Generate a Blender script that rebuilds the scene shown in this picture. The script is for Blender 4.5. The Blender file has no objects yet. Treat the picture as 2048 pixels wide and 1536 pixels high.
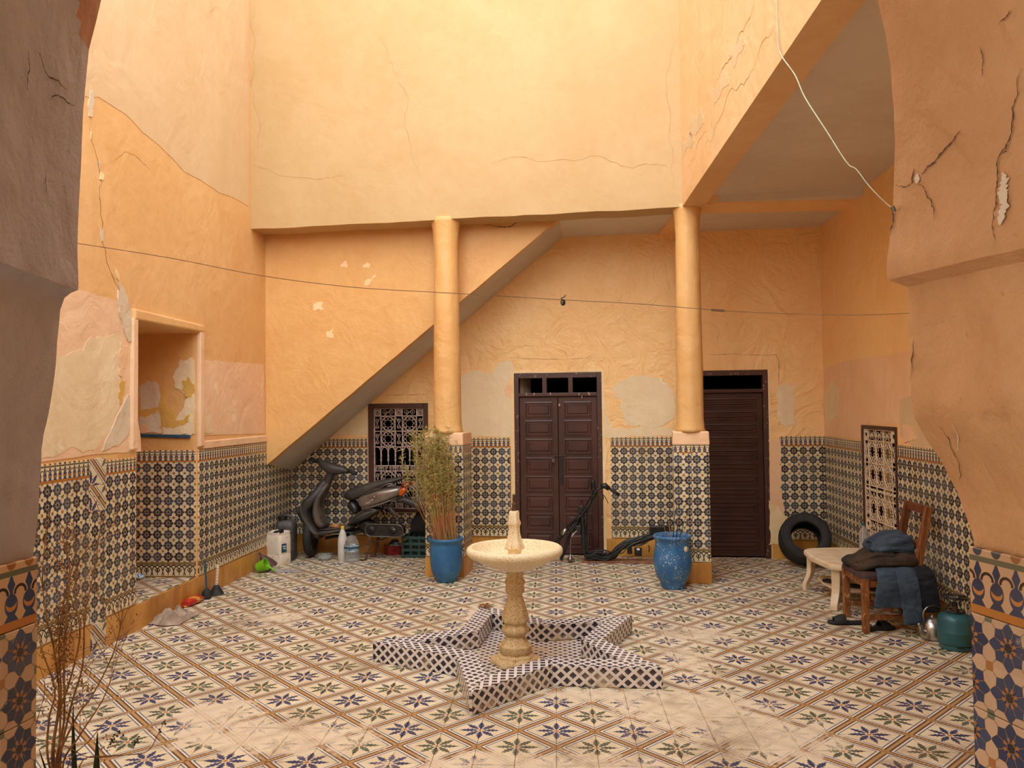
import bpy, bmesh, math, random
from mathutils import Vector, Matrix, noise as mnoise
from mathutils.bvhtree import BVHTree
from mathutils.geometry import delaunay_2d_cdt

random.seed(7)
PI = math.pi
SC = bpy.context.scene
COL = SC.collection

# ---------------------------------------------------------------- camera, sky, exposure
FPX = 1581.18                                   # focal length in pixels of a 2048 x 1536 frame
YAW, PIT, ROL = [math.radians(a) for a in (-3.142, 1.6633, -0.6402)]
CAM = Vector((0.0174, -4.1952, 1.6981))

def ray(px, py):
    u, v = px - 1024, py - 768
    c, s = math.cos(ROL), math.sin(ROL)
    u, v = c*u + s*v, -s*u + c*v
    x, y2, z2 = u/FPX, 1.0, -v/FPX
    c, s = math.cos(PIT), math.sin(PIT)
    y, z = c*y2 - s*z2, s*y2 + c*z2
    c, s = math.cos(YAW), math.sin(YAW)
    return Vector((c*x + s*y, -s*x + c*y, z))

fwd = ray(1024, 768).normalized()
rgt = (ray(1024 + FPX, 768) - ray(1024, 768)).normalized()
upv = rgt.cross(fwd).normalized()
cam = bpy.data.cameras.new('camera')
cam.sensor_width = 36
cam.lens = FPX/2048*36
cam.clip_start = 0.05
camo = bpy.data.objects.new('camera', cam)
COL.objects.link(camo)
camo.matrix_world = Matrix(((rgt.x, upv.x, -fwd.x, CAM.x), (rgt.y, upv.y, -fwd.y, CAM.y), (rgt.z, upv.z, -fwd.z, CAM.z), (0, 0, 0, 1)))
SC.camera = camo

world = bpy.data.worlds.new('sky')
SC.world = world
world.use_nodes = True
bg = world.node_tree.nodes['Background']
bg.inputs[0].default_value = (0.90, 0.97, 1.10, 1)      # even bright overcast
bg.inputs[1].default_value = 3.4
sun = bpy.data.lights.new('sun', 'SUN')                  # sun behind thin cloud: a broad bright part of the sky
sun.energy = 2.6
sun.angle = math.radians(75)
sun.color = (1.0, 0.93, 0.80)
suno = bpy.data.objects.new('sun', sun)
COL.objects.link(suno)
suno.rotation_euler = Vector((0.16, 1.0, -0.46)).to_track_quat('-Z', 'Y').to_euler()
vs = SC.view_settings
vs.view_transform = 'Standard'
vs.look = 'None'
vs.gamma = 1
vs.use_curve_mapping = False
vs.exposure = 0.18
SC.cycles.max_bounces = 12
SC.cycles.diffuse_bounces = 8
SC.cycles.glossy_bounces = 4
SC.cycles.transmission_bounces = 8

# ---------------------------------------------------------------- reading the place
def gr(px, py, z=0.0):
    d = ray(px, py)
    return CAM + d*((z - CAM.z)/d.z)

def atY(px, py, y):
    d = ray(px, py)
    return CAM + d*((y - CAM.y)/d.y)

class Wall:
    """vertical plane: s along d, z up, n points into the yard"""
    def __init__(w, p, q, flip=False):
        w.o = Vector((p[0], p[1], 0))
        w.d = Vector((q[0]-p[0], q[1]-p[1], 0)).normalized()
        w.n = Vector((w.d.y, -w.d.x, 0))*(-1 if flip else 1)
    def pt(w, s, z, off=0.0):
        return w.o + w.d*s + w.n*off + Vector((0, 0, z))
    def on(w, px, py, off=0.0):
        r = ray(px, py)
        t = ((w.o + w.n*off - CAM).dot(w.n))/r.dot(w.n)
        p = CAM + r*t
        return ((p - w.o).dot(w.d), p.z)
    def sx(w, x):
        return (x - w.o.x)/w.d.x
    def sy(w, y):
        return (y - w.o.y)/w.d.y
    def mat(w, s, z, off=0.0):
        p = w.pt(s, z, off)
        side = 1 if w.d.cross(Vector((0, 0, 1))).dot(w.n) > 0 else -1
        d = w.d*side
        return Matrix(((d.x, 0, w.n.x, p.x), (d.y, 0, w.n.y, p.y), (0, 1, 0, p.z), (0, 0, 0, 1)))

BW = Wall((0, 4.889), (1, 4.889-0.0816))                      # back wall of the gallery
LW = Wall((-3.309, 0), (-3.309+0.0307, 1))             # left wall, s ~ y
RW = Wall((2.857, 0), (2.857+0.0205, 1), True)                   # right wall, s ~ y
CW = Wall((0, 3.610), (1, 3.610-0.1162))                      # front of the columns and of the upper back wall

# ---------------------------------------------------------------- objects
def lin(r, g, b):
    f = lambda c: (c/255/12.92) if c <= 10 else ((c/255+0.055)/1.055)**2.4
    return (f(r), f(g), f(b), 1.0)

def tag(o, label=None, cat=None, group=None, kind=None):
    if label: o['label'] = label
    if cat: o['category'] = cat
    if group: o['group'] = group
    if kind: o['kind'] = kind
    return o

def thing(name, label, cat, loc=(0, 0, 0), rz=0.0, group=None):
    o = bpy.data.objects.new(name, None)
    COL.objects.link(o)
    o.location = loc
    o.rotation_euler = (0, 0, rz)
    o.empty_display_size = 0.1
    return tag(o, label, cat, group)

def struct(name):
    o = bpy.data.objects.new(name, None)
    COL.objects.link(o)
    o.empty_display_size = 0.1
    o['kind'] = 'structure'
    return o

def link(name, me, parent=None, M=None):
    o = bpy.data.objects.new(name, me)
    COL.objects.link(o)
    if parent: o.parent = parent
    if M is not None: o.matrix_local = M
    return o

def copy_tree(o, parent=None):
    c = o.copy()
    COL.objects.link(c)
    if parent: c.parent = parent
    for ch in list(o.children): copy_tree(ch, c)
    return c

class MB:
    """collects geometry, then links it as ONE mesh object"""
    def __init__(s):
        s.v, s.f, s.uv = [], [], {}
    def add(s, vs_, fs):
        n = len(s.v)
        s.v += [Vector(v) for v in vs_]
        s.f += [tuple(i+n for i in f) for f in fs]
        return s
    def box(s, c, sz, R=None):
        c = Vector(c); h = Vector(sz)*0.5
        vs_ = []
        for x in (-1, 1):
            for y in (-1, 1):
                for z in (-1, 1):
                    p = Vector((x*h.x, y*h.y, z*h.z))
                    if R is not None: p = R @ p
                    vs_.append(c + p)
        return s.add(vs_, [(0, 1, 3, 2), (4, 6, 7, 5), (0, 4, 5, 1), (2, 3, 7, 6), (0, 2, 6, 4), (1, 5, 7, 3)])
    def hexa(s, a, b):
        """a, b: two matching polygons (rings) joined into a closed prism"""
        n = len(a)
        fs = [tuple(range(n))[::-1], tuple(range(n, 2*n))]
        fs += [(i, (i+1) % n, n+(i+1) % n, n+i) for i in range(n)]
        return s.add(list(a)+list(b), fs)
    def bar(s, a, b, w, h=None, up=(0, 0, 1), w2=None, h2=None):
        a, b = Vector(a), Vector(b); h = h or w; w2 = w2 or w; h2 = h2 or h
        t = (b-a).normalized(); u = Vector(up)
        x = t.cross(u)
        if x.length < 1e-4: x = t.cross(Vector((1, 0, 0)))
        x.normalize(); y = x.cross(t)
        r = lambda p, W, H: [p+x*W*.5*i+y*H*.5*j for i, j in ((-1, -1), (1, -1), (1, 1), (-1, 1))]
        return s.hexa(r(a, w, h), r(b, w2, h2))
    def tube(s, pts, r, n=6, caps=True, closed=False):
        pts = [Vector(p) for p in pts]; m = len(pts)
        rr = r if isinstance(r, (list, tuple)) else [r]*m
        rings = []; px = None
        for i, p in enumerate(pts):
            if closed: t = pts[(i+1) % m]-pts[i-1]
            else: t = pts[min(i+1, m-1)]-pts[max(i-1, 0)]
            if t.length < 1e-9: t = Vector((0, 0, 1))
            t.normalize()
            if px is None:
                a = Vector((0, 0, 1)) if abs(t.z) < .9 else Vector((1, 0, 0))
                px = t.cross(a).normalized()
            else:
                px = (px - t*px.dot(t))
                px = px.normalized() if px.length > 1e-6 else t.orthogonal().normalized()
            py = t.cross(px)
            rings.append([p + px*rr[i]*math.cos(2*PI*k/n) + py*rr[i]*math.sin(2*PI*k/n) for k in range(n)])
        return s.rings(rings, caps, closed)
    def rings(s, rings, caps=True, closed=False):
        n = len(rings[0]); m = len(rings)
        vs_ = [v for r in rings for v in r]; fs = []
        for i in range(m if closed else m-1):
            j = (i+1) % m
            for k in range(n):
                l = (k+1) % n
                fs.append((i*n+k, i*n+l, j*n+l, j*n+k))
        if caps and not closed:
            fs.append(tuple(range(n))[::-1]); fs.append(tuple((m-1)*n+k for k in range(n)))
        return s.add(vs_, fs)
    def lathe(s, prof, c=(0, 0, 0), n=32, caps=True, lobes=0, amp=0.0, wob=0.0):
        c = Vector(c); rings = []
        for r, z in prof:
            ring = []
            for k in range(n):
                a = 2*PI*k/n
                rr = r*(1+amp*math.cos(lobes*a)) if lobes else r
                if wob: rr += wob*mnoise.noise(Vector((math.cos(a)*1.5+c.x, math.sin(a)*1.5, z*2.2)))
                ring.append(c+Vector((rr*math.cos(a), rr*math.sin(a), z)))
            rings.append(ring)
        return s.rings(rings, caps)
    def loft(s, secs, n=14, p=2.6):
        """secs: (centre, axis_a * half_a, axis_b * half_b) superellipse rings"""
        rings = []
        for c, A, B in secs:
            c, A, B = Vector(c), Vector(A), Vector(B); ring = []
            for k in range(n):
                t = 2*PI*k/n; ca, sa = math.cos(t), math.sin(t)
                ring.append(c + A*(math.copysign(abs(ca)**(2/p), ca)) + B*(math.copysign(abs(sa)**(2/p), sa)))
            rings.append(ring)
        return s.rings(rings)
    def mesh(s, name, m=None, smooth=False, weld=False, sub=0):
        me = bpy.data.meshes.new(name)
        me.from_pydata([tuple(v) for v in s.v], [], s.f)
        me.update()
        bm = bmesh.new(); bm.from_mesh(me)
        if weld: bmesh.ops.remove_doubles(bm, verts=bm.verts, dist=1e-5)
        bmesh.ops.recalc_face_normals(bm, faces=bm.faces)
        bm.to_mesh(me); bm.free()
        if m: me.materials.append(m)
        if smooth:
            me.polygons.foreach_set('use_smooth', [True]*len(me.polygons))
            if smooth != 'all': me.set_sharp_from_angle(angle=math.radians(42))
        return me
    def build(s, name, m, parent=None, smooth=False, bevel=0.0, sub=0, M=None, kind=None, label=None, seg=2):
        me = s.mesh(name, m, smooth)
        if parent is not None and M is None:
            me.transform(WORLD(parent).inverted())
        o = link(name, me, parent, M)
        if sub:
            d = o.modifiers.new('sub', 'SUBSURF'); d.levels = d.render_levels = sub
        if bevel:
            d = o.modifiers.new('bevel', 'BEVEL'); d.width = bevel; d.segments = seg; d.limit_method = 'ANGLE'; d.angle_limit = math.radians(40)
        if kind: o['kind'] = kind
        if label: o['label'] = label
        return o

def WORLD(o):
    """world matrix of an object from its local transforms (no depsgraph update needed)"""
    M = Matrix.LocRotScale(o.location, o.rotation_euler, o.scale) if o.rotation_mode != 'QUATERNION' else o.matrix_local.copy()
    return (WORLD(o.parent) @ M) if o.parent else M

def grid_mesh(f, nu, nv, name, m, smooth=True):
    mb = MB()
    mb.add([f(i/nu, j/nv) for j in range(nv+1) for i in range(nu+1)],
           [(j*(nu+1)+i, j*(nu+1)+i+1, (j+1)*(nu+1)+i+1, (j+1)*(nu+1)+i) for j in range(nv) for i in range(nu)])
    return mb

def smoothpath(pts, k=6):
    """Catmull-Rom through the points"""
    P = [Vector(p) for p in pts]
    if len(P) < 3: return P
    out = []
    for i in range(len(P)-1):
        a, b, c, d = P[max(i-1, 0)], P[i], P[i+1], P[min(i+2, len(P)-1)]
        for j in range(k):
            t = j/k
            out.append(0.5*((2*b) + (c-a)*t + (2*a-5*b+4*c-d)*t*t + (3*b-a-3*c+d)*t**3))
    out.append(P[-1])
    return out
# ---------------------------------------------------------------- node materials
class X:
    """arithmetic on shader sockets"""
    def __init__(s, nt, v): s.nt, s.v = nt, v
    def op(s, o, *a, clamp=False):
        n = s.nt.nodes.new('ShaderNodeMath'); n.operation = o; n.use_clamp = clamp
        for i, x in enumerate((s,)+a):
            x = x.v if isinstance(x, X) else x
            if isinstance(x, (int, float)): n.inputs[i].default_value = x
            else: s.nt.links.new(x, n.inputs[i])
        return X(s.nt, n.outputs[0])
    def __add__(s, o): return s.op('ADD', o)
    __radd__ = __add__
    def __mul__(s, o): return s.op('MULTIPLY', o)
    __rmul__ = __mul__
    def __sub__(s, o): return s.op('SUBTRACT', o)
    def __rsub__(s, o): return (s*-1)+o
    def __truediv__(s, o): return s.op('DIVIDE', o)
    def __neg__(s): return s*-1
    def lt(s, o): return s.op('LESS_THAN', o)
    def gt(s, o): return s.op('GREATER_THAN', o)
    def abs(s): return s.op('ABSOLUTE')
    def min(s, o): return s.op('MINIMUM', o)
    def max(s, o): return s.op('MAXIMUM', o)
    def frac(s): return s.op('FRACT')
    def floor(s): return s.op('FLOOR')
    def sin(s): return s.op('SINE')
    def cos(s): return s.op('COSINE')
    def sqrt(s): return s.op('SQRT')
    def pow(s, o): return s.op('POWER', o)
    def clamp(s): return s.op('ADD', 0.0, clamp=True)
    def ss(s, a, b):
        n = s.nt.nodes.new('ShaderNodeMapRange'); n.interpolation_type = 'SMOOTHSTEP'
        s.nt.links.new(s.v, n.inputs[0]); n.inputs[1].default_value = a; n.inputs[2].default_value = b
        return X(s.nt, n.outputs[0])
def atan2(y, x): return y.op('ARCTAN2', x)
def hyp(x, y): return (x*x+y*y).sqrt()

class Mt:
    """a material under construction"""
    def __init__(s, name, rough=0.6, metal=0.0, spec=0.5):
        s.m = bpy.data.materials.new(name); s.m.use_nodes = True
        s.nt = s.m.node_tree; s.b = s.nt.nodes['Principled BSDF']
        s.b.inputs['Roughness'].default_value = rough
        s.b.inputs['Metallic'].default_value = metal
        s.b.inputs['Specular IOR Level'].default_value = spec
        s._tc = None
    def tc(s):
        if not s._tc: s._tc = s.nt.nodes.new('ShaderNodeTexCoord')
        return s._tc
    def uv(s):
        n = s.nt.nodes.new('ShaderNodeSeparateXYZ'); s.nt.links.new(s.tc().outputs['UV'], n.inputs[0])
        return X(s.nt, n.outputs[0]), X(s.nt, n.outputs[1])
    def pos(s, which='Object'):
        n = s.nt.nodes.new('ShaderNodeSeparateXYZ')
        if which == 'World':
            g = s.nt.nodes.new('ShaderNodeNewGeometry'); s.nt.links.new(g.outputs['Position'], n.inputs[0])
        else: s.nt.links.new(s.tc().outputs[which], n.inputs[0])
        return [X(s.nt, n.outputs[i]) for i in range(3)]
    def vec(s, x, y, z=0.0):
        n = s.nt.nodes.new('ShaderNodeCombineXYZ')
        for i, a in enumerate((x, y, z)):
            if isinstance(a, X): s.nt.links.new(a.v, n.inputs[i])
            else: n.inputs[i].default_value = a
        return n.outputs[0]
    def noise(s, scale, detail=4, rough=0.55, vec=None, sc=(1, 1, 1), world=False, dist=0.0):
        n = s.nt.nodes.new('ShaderNodeTexNoise')
        n.inputs['Scale'].default_value = scale; n.inputs['Detail'].default_value = detail
        n.inputs['Roughness'].default_value = rough; n.inputs['Distortion'].default_value = dist
        if vec is None:
            if world:
                g = s.nt.nodes.new('ShaderNodeNewGeometry'); vec = g.outputs['Position']
            else: vec = s.tc().outputs['Object']
        if tuple(sc) != (1, 1, 1):
            m = s.nt.nodes.new('ShaderNodeMapping'); m.inputs['Scale'].default_value = sc
            s.nt.links.new(vec, m.inputs[0]); vec = m.outputs[0]
        s.nt.links.new(vec, n.inputs['Vector'])
        return X(s.nt, n.outputs[0])
    def rnd(s, vec=None):
        if vec is None:
            n = s.nt.nodes.new('ShaderNodeObjectInfo'); return X(s.nt, n.outputs['Random'])
        n = s.nt.nodes.new('ShaderNodeTexWhiteNoise'); s.nt.links.new(vec, n.inputs['Vector'])
        return X(s.nt, n.outputs['Value'])
    def mix(s, f, a, b, mode='MIX'):
        n = s.nt.nodes.new('ShaderNodeMix'); n.data_type = 'RGBA'; n.blend_type = mode
        for i, x in ((0, f), (6, a), (7, b)):
            if isinstance(x, X): x = x.v
            if isinstance(x, (int, float, tuple)): n.inputs[i].default_value = x
            else: s.nt.links.new(x, n.inputs[i])
        return n.outputs[2]
    def col(s, c):
        if isinstance(c, tuple): s.b.inputs['Base Color'].default_value = c
        else: s.nt.links.new(c, s.b.inputs['Base Color'])
        return s
    def rough(s, x):
        s.nt.links.new(x.v, s.b.inputs['Roughness']); return s
    def bump(s, h, strength=0.5, dist=0.01):
        n = s.nt.nodes.new('ShaderNodeBump'); n.inputs['Strength'].default_value = strength; n.inputs['Distance'].default_value = dist
        s.nt.links.new(h.v, n.inputs['Height']); s.nt.links.new(n.outputs[0], s.b.inputs['Normal']); return s

def simple(name, rgb, rough=0.6, metal=0.0, var=0.12, nscale=12.0, bump=0.0, spec=0.5, rgb2=None, lo=.4, hi=.65):
    """one colour with mottled wear"""
    k = Mt(name, rough, metal, spec)
    a = lin(*rgb); b = lin(*rgb2) if rgb2 else tuple(x*(1-var*2) for x in a[:3])+(1,)
    n = k.noise(nscale, 5)
    k.col(k.mix(n.ss(lo, hi), a, b))
    if bump: k.bump(k.noise(nscale*2, 6), bump, 0.01)
    return k.m

def plaster(name, rgb, rgb2, rgb3=None, scale=1.0, bumps=0.55, streak=0.25, rough=0.62, swirl=0.0):
    k = Mt(name, rough, 0, 0.35)
    big = k.noise(0.9*scale, 5, 0.6, dist=0.6)
    fine = k.noise(9*scale, 6, 0.6)
    st = k.noise(5, 5, 0.6, sc=(1, 1, .12))
    c = k.mix((big*0.7+fine*0.3).ss(.36, .64), lin(*rgb), lin(*rgb2))
    if rgb3:
        pt = k.noise(2.3, 7, 0.68, dist=0.4)
        c = k.mix(pt.ss(.60, .66), c, lin(*rgb3))
    c = k.mix(st.ss(.52, .78)*streak, c, tuple(x*0.72 for x in lin(*rgb2)[:3])+(1,))
    sp = k.noise(55, 2)
    c = k.mix(sp.ss(.70, .76)*0.35, c, tuple(x*0.5 for x in lin(*rgb2)[:3])+(1,))
    k.col(c)
    h = k.noise(2.6, 3, .5, dist=1.5+swirl)*1.2 + k.noise(14, 7, .62)*0.45 + k.noise(80, 3)*0.06
    k.bump(h, bumps, 0.035)
    return k.m

M = {}
M['fascia'] = plaster('pale yellow ochre plaster', (188, 158, 111), (182, 149, 99), bumps=0.13, streak=.12)
M['orange'] = plaster('orange limewash plaster', (221, 175, 111), (214, 162, 98), bumps=0.42, streak=.15, rough=.5)
M['orange_in'] = plaster('orange gallery plaster', (242, 200, 138), (238, 188, 122), bumps=0.42, streak=.12, rough=.5)  # paler copy of the orange; makes up for indirect gallery light in its colour
M['orange_rough'] = plaster('swirled orange plaster', (243, 203, 142), (239, 191, 126), bumps=0.75, streak=.1, rough=.42, swirl=2)  # also paled in colour to offset the dim, reddish bounced light
M['left'] = plaster('apricot plaster', (226, 184, 126), (218, 170, 110), bumps=0.3)
M['beamside'] = plaster('faded peeling apricot plaster', (230, 190, 138), (222, 176, 120), (214, 186, 140), bumps=0.3, streak=.3)
M['ceiling'] = plaster('pale ceiling limewash', (216, 206, 188), (206, 194, 174), bumps=0.15, streak=0)
M['soffit'] = plaster('stair soffit limewash', (206, 198, 186), (194, 184, 170), bumps=0.2, streak=0)
M['faded'] = plaster('faded cream plaster', (216, 188, 146), (210, 178, 134), bumps=0.25, streak=.25)
M['pink'] = plaster('pinkish plaster', (236, 202, 164), (228, 188, 148), (238, 212, 178), bumps=0.4, streak=.3)
M['cream'] = plaster('bare cream plaster', (232, 212, 172), (222, 198, 156), (236, 224, 196), bumps=0.35, streak=.35)
M['greywhite'] = plaster('grey white filler', (220, 204, 176), (204, 186, 156), bumps=0.5)
M['chip'] = plaster('exposed white plaster', (240, 216, 170), (230, 196, 140), bumps=0.4)
M['yellowchip'] = plaster('old yellow paint', (214, 172, 88), (200, 156, 76), bumps=0.4)
M['peach'] = plaster('peach plaster', (236, 196, 154), (228, 182, 136), bumps=0.35)
M['arch_r'] = plaster('brown orange rough plaster', (206, 158, 108), (188, 138, 90), bumps=0.9, streak=.35, rough=.7)
M['arch_l'] = plaster('dusky mauve rough plaster', (180, 170, 168), (160, 150, 146), (168, 152, 136), bumps=0.95, streak=.5, rough=.75)
M['crack'] = simple('crack', (92, 62, 42), .9, var=.2)
M['crackl'] = simple('pale crack', (170, 122, 76), .9, var=.2)
M['dark'] = simple('unlit room', (34, 26, 22), .95, var=.2)  # darkness of the rooms put into their wall colour
M['grout'] = simple('grout', (208, 194, 168), .9, var=.2, nscale=30)

def skirting_mat():
    k = Mt('ochre painted skirting', .38)
    a = k.noise(3.5, 6, .6, sc=(1, 1, .35), dist=.5)
    c = k.mix(a.ss(.38, .62), lin(206, 152, 74), lin(170, 112, 42))
    w = k.noise(16, 5, .7)
    c = k.mix(w.ss(.62, .7)*.6, c, lin(120, 84, 44))
    k.col(c); k.bump(k.noise(20, 5), .25, .01)
    return k.m
M['skirting'] = skirting_mat()

# ---- floor tile: diagonal chain band, quarter rosettes of acanthus leaves in two corners
def floor_tile_mat():
    k = Mt('painted cement floor tile', .42)
    u, v = k.uv()
    wx, wy, wz = k.pos('World')
    cell = k.rnd(k.vec((wx*5).floor(), (wy*5).floor(), 0))
    base = k.mix(cell, lin(216, 201, 164), lin(230, 216, 181))
    mott = k.noise(7, 6, .6, world=True)
    base = k.mix(mott.ss(.4, .7)*.5, base, lin(222, 196, 158))
    # band
    d = ((u+v-1)*0.7071); ad = d.abs(); t = (u-v)*0.7071
    brown = k.mix(k.rnd(k.vec((wx*2.5).floor(), (wy*2.5).floor(), 3)), lin(96, 64, 38), lin(128, 86, 46))
    tt = (t/0.094+0.5).frac()-0.5
    oval = hyp(tt*0.094, d).lt(0.047)
    bandc = k.mix(oval, brown, lin(186, 150, 102))
    edge = (ad-0.074).abs().lt(0.010)
    bandc = k.mix(edge, bandc, lin(92, 62, 42))
    node = ((1.41421-t.abs()*2)*0.5).lt(0.1)
    bandc = k.mix(node, bandc, lin(176, 132, 80))
    c = k.mix((ad-0.152).abs().lt(0.017), base, lin(96, 108, 122))
    c = k.mix((ad-0.112).abs().lt(0.024), c, lin(226, 216, 196))
    c = k.mix(ad.lt(0.09), c, bandc)
    # rosettes
    def rosette(x, y, leaf, c):
        r = hyp(x, y); a = atan2(y, x)
        k45 = ((a/(PI/4)+0.5).frac()-0.5)*(PI/4)
        lx = r*k45.cos(); ly = (r*k45.sin()).abs()
        q = ((lx-0.07)/0.46)
        w = ((q*3.0).sin().max(0.0))*(1.1-q*0.5)*0.088
        w = w*(1+((lx*62).sin()*0.26))
        m = ly.lt(w)*q.gt(0.0)*q.lt(1.0)
        leafc = k.mix(k.noise(26, 3, world=True).ss(.4, .65), leaf, tuple(min(1, z*1.45) for z in leaf[:3])+(1,))
        c = k.mix(m, c, leafc)
        return k.mix(r.lt(0.062), c, lin(204, 146, 92))
    c = rosette(u, v, lin(52, 58, 90), c)
    c = rosette(1-u, 1-v, lin(84, 88, 70), c)
    # worn, dusty places (fixed on the floor)
    def spot(x, y, rx, ry): return (1-hyp((wx-x)/rx, (wy-y)/ry))
    wm = spot(0.75, .32, .62, .42)
    for a in ((1.05, -0.05, .5, .35), (-1.5, -.1, .75, .28), (-.1, -.45, .9, .25), (.25, .52, .5, .14), (-1.9, .2, .3, .25), (-.6, 2.3, .35, .5), (1.0, 1.75, .5, .35), (-2.3, 2.2, .4, .3), (.9, 1.2, .25, .5)):
        wm = wm.max(spot(*a)*(1.0 if a[1] < .6 else .62))
    nn = k.noise(9, 9, .72, world=True)
    wear = (wm*0.55 + (nn-0.5)*1.5).ss(0.06, 0.30)
    gen = (k.noise(3.2, 8, .7, world=True)).ss(.60, .72)*.35
    c = k.mix((wear*.82).max(gen), c, k.mix(k.noise(30, 4, world=True), lin(218, 198, 166), lin(234, 218, 188)))
    dirt = (k.noise(1.7, 7, .65, world=True)*.75+k.noise(14, 6, .7, world=True)*.28).ss(.50, .70)
    c = k.mix(dirt*.55, c, lin(122, 98, 70))
    k.col(c)
    k.rough(k.noise(6, 5, world=True).ss(.3, .7)*.25+.32)
    k.bump(k.noise(40, 4, world=True)*.3+k.noise(8, 3, world=True), .12, .006)
    return k.m
M['floor_tile'] = floor_tile_mat()

# ---- wall tile: eight-petal rosettes, two by two on each 20 cm tile
def zellige_mat(name, dark, mid, white, accent, sharp=False):
    k = Mt(name, .22 if not sharp else .3)
    u, v = k.uv()
    U, V = u*2, v*2
    x, y = U.frac()-.5, V.frac()-.5
    ci = k.rnd(k.vec(U.floor(), V.floor(), k.rnd()*97))
    tr = k.rnd()
    r = hyp(x, y); a = atan2(y, x)
    q = (a/(PI/4)+.5).frac()-.5
    k45 = q*(PI/4)
    lx = r*k45.cos(); ly = (r*k45.sin()).abs()
    reach = .502-(((a*4+PI).cos()+1)*.5)*.052
    w = ((lx-.05)*.43).min((reach-lx)*1.0).min(.132)
    petal = ly.lt(w)*lx.gt(.17)
    blue = k.mix(ci.ss(.2, .9), dark, mid)
    wc = k.mix(k.rnd(k.vec(U.floor()+((x+y).gt(0)), V.floor()+((x-y).gt(0)), k.rnd()*31)), white, tuple(z*.82 for z in white[:3])+(1,))
    # thin joints between the white pieces
    cx, cy = .5-x.abs(), .5-y.abs()
    j = ((cx-cy).abs().lt(.022))*(cx+cy).gt(.2)*(cx+cy).lt(.42)
    c = k.mix(j, wc, tuple(z*.55 for z in white[:3])+(1,))
    c = k.mix(((ly-w).abs().lt(.014))*lx.gt(.17)*lx.lt(.49), c, lin(58, 46, 36))
    c = k.mix(petal, c, blue)
    sq = cx.max(cy).lt(.098)
    ac = k.mix(k.rnd(k.vec((U+.5).floor(), (V+.5).floor(), 5)).gt(.55), lin(96, 98, 74), accent)
    c = k.mix(sq, c, ac)
    kite = ((((a/(PI/4)).frac()-.5)).abs())
    ring = r.lt(.2)*r.gt(.105)
    c = k.mix(ring, c, k.mix((kite*1.0).lt(.28), dark, accent if sharp else tuple(z*.7 for z in white[:3])+(1,)))
    c = k.mix((r+((a*4).cos()).abs()*.02).lt(.115), c, lin(34, 26, 26))
    # worn glaze
    wn = k.noise(24, 6, .7, world=True)
    c = k.mix((wn.ss(.62, .70))*.35, c, lin(190, 172, 140))
    dn = k.noise(2.2, 5, .6, world=True).ss(.45, .75)
    c = k.mix(dn*.3, c, lin(120, 98, 66))
    k.col(c)
    k.rough(k.noise(5, 4, world=True).ss(.3, .7)*.25+(.18 if not sharp else .3))
    k.bump(k.noise(30, 3, world=True), .08, .004)
    return k.m
M['zellige'] = zellige_mat('glazed mosaic wall tile', lin(40, 42, 56), lin(66, 74, 92), lin(226, 208, 168), lin(140, 96, 48))
M['zellige_near'] = zellige_mat('glazed mosaic jamb tile', lin(34, 42, 74), lin(54, 66, 94), lin(196, 162, 128), lin(160, 104, 50), True)  # darker copy of the wall tile; colour offsets light from the open gallery end

def border_mat(name, blue, cream):
    """band of flask shapes between an ochre strip and a row of cut flowers"""
    k = Mt(name, .25)
    u, v = k.uv()
    x = (u*4).frac()-.5; ax = x.abs()
    n = k.rnd(k.vec((u*4).floor(), k.rnd()*50, 1))
    b = k.mix(n, blue, tuple(z*1.7 for z in blue[:3])+(1,))
    c = k.mix(v.gt(.84), cream, cream)
    h = (v-.16)/.64
    bulb = hyp(x/.36, (h-.34)/.26).lt(1)
    neck = ax.lt(.09)*h.gt(.3)*h.lt(.98)
    spear = (ax+((h-.80).abs())*.9).lt(.22)
    foot = ax.lt(.36-h*1.4)*h.lt(.22)
    fl = bulb.max(neck).max(spear).max(foot)
    band = hyp(x/.30, (h-.36)/.16).lt(1)*(hyp(x/.34, (h-.50)/.20).gt(1))
    arc = (hyp((.5-ax)/.30, (h-.60)/.16)-1).abs().lt(.22)*h.gt(.58)*h.lt(.80)
    c = k.mix(arc, c, lin(46, 28, 26))
    c = k.mix(fl, c, b)
    c = k.mix(band, c, lin(184, 120, 58))
    c = k.mix(v.lt(.14), c, lin(176, 112, 46))
    c = k.mix(v.gt(.80), c, lin(96, 96, 74))
    top = v.gt(.885)
    petal = hyp(x/.26, (v-1.0)/.11).lt(1)
    c = k.mix(top, c, k.mix(petal, cream, k.mix(n.gt(.5), lin(60, 66, 78), lin(150, 96, 44))))
    c = k.mix(k.noise(2.2, 5, .6, world=True).ss(.45, .75)*.3, c, lin(120, 98, 66))
    k.col(c)
    return k.m
M['border'] = border_mat('flask pattern border tile', lin(52, 62, 82), lin(222, 202, 160))
M['border_near'] = border_mat('flask pattern jamb border tile', lin(34, 46, 72), lin(194, 156, 118))  # darkened in colour like the jamb mosaic, against the same light

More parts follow.
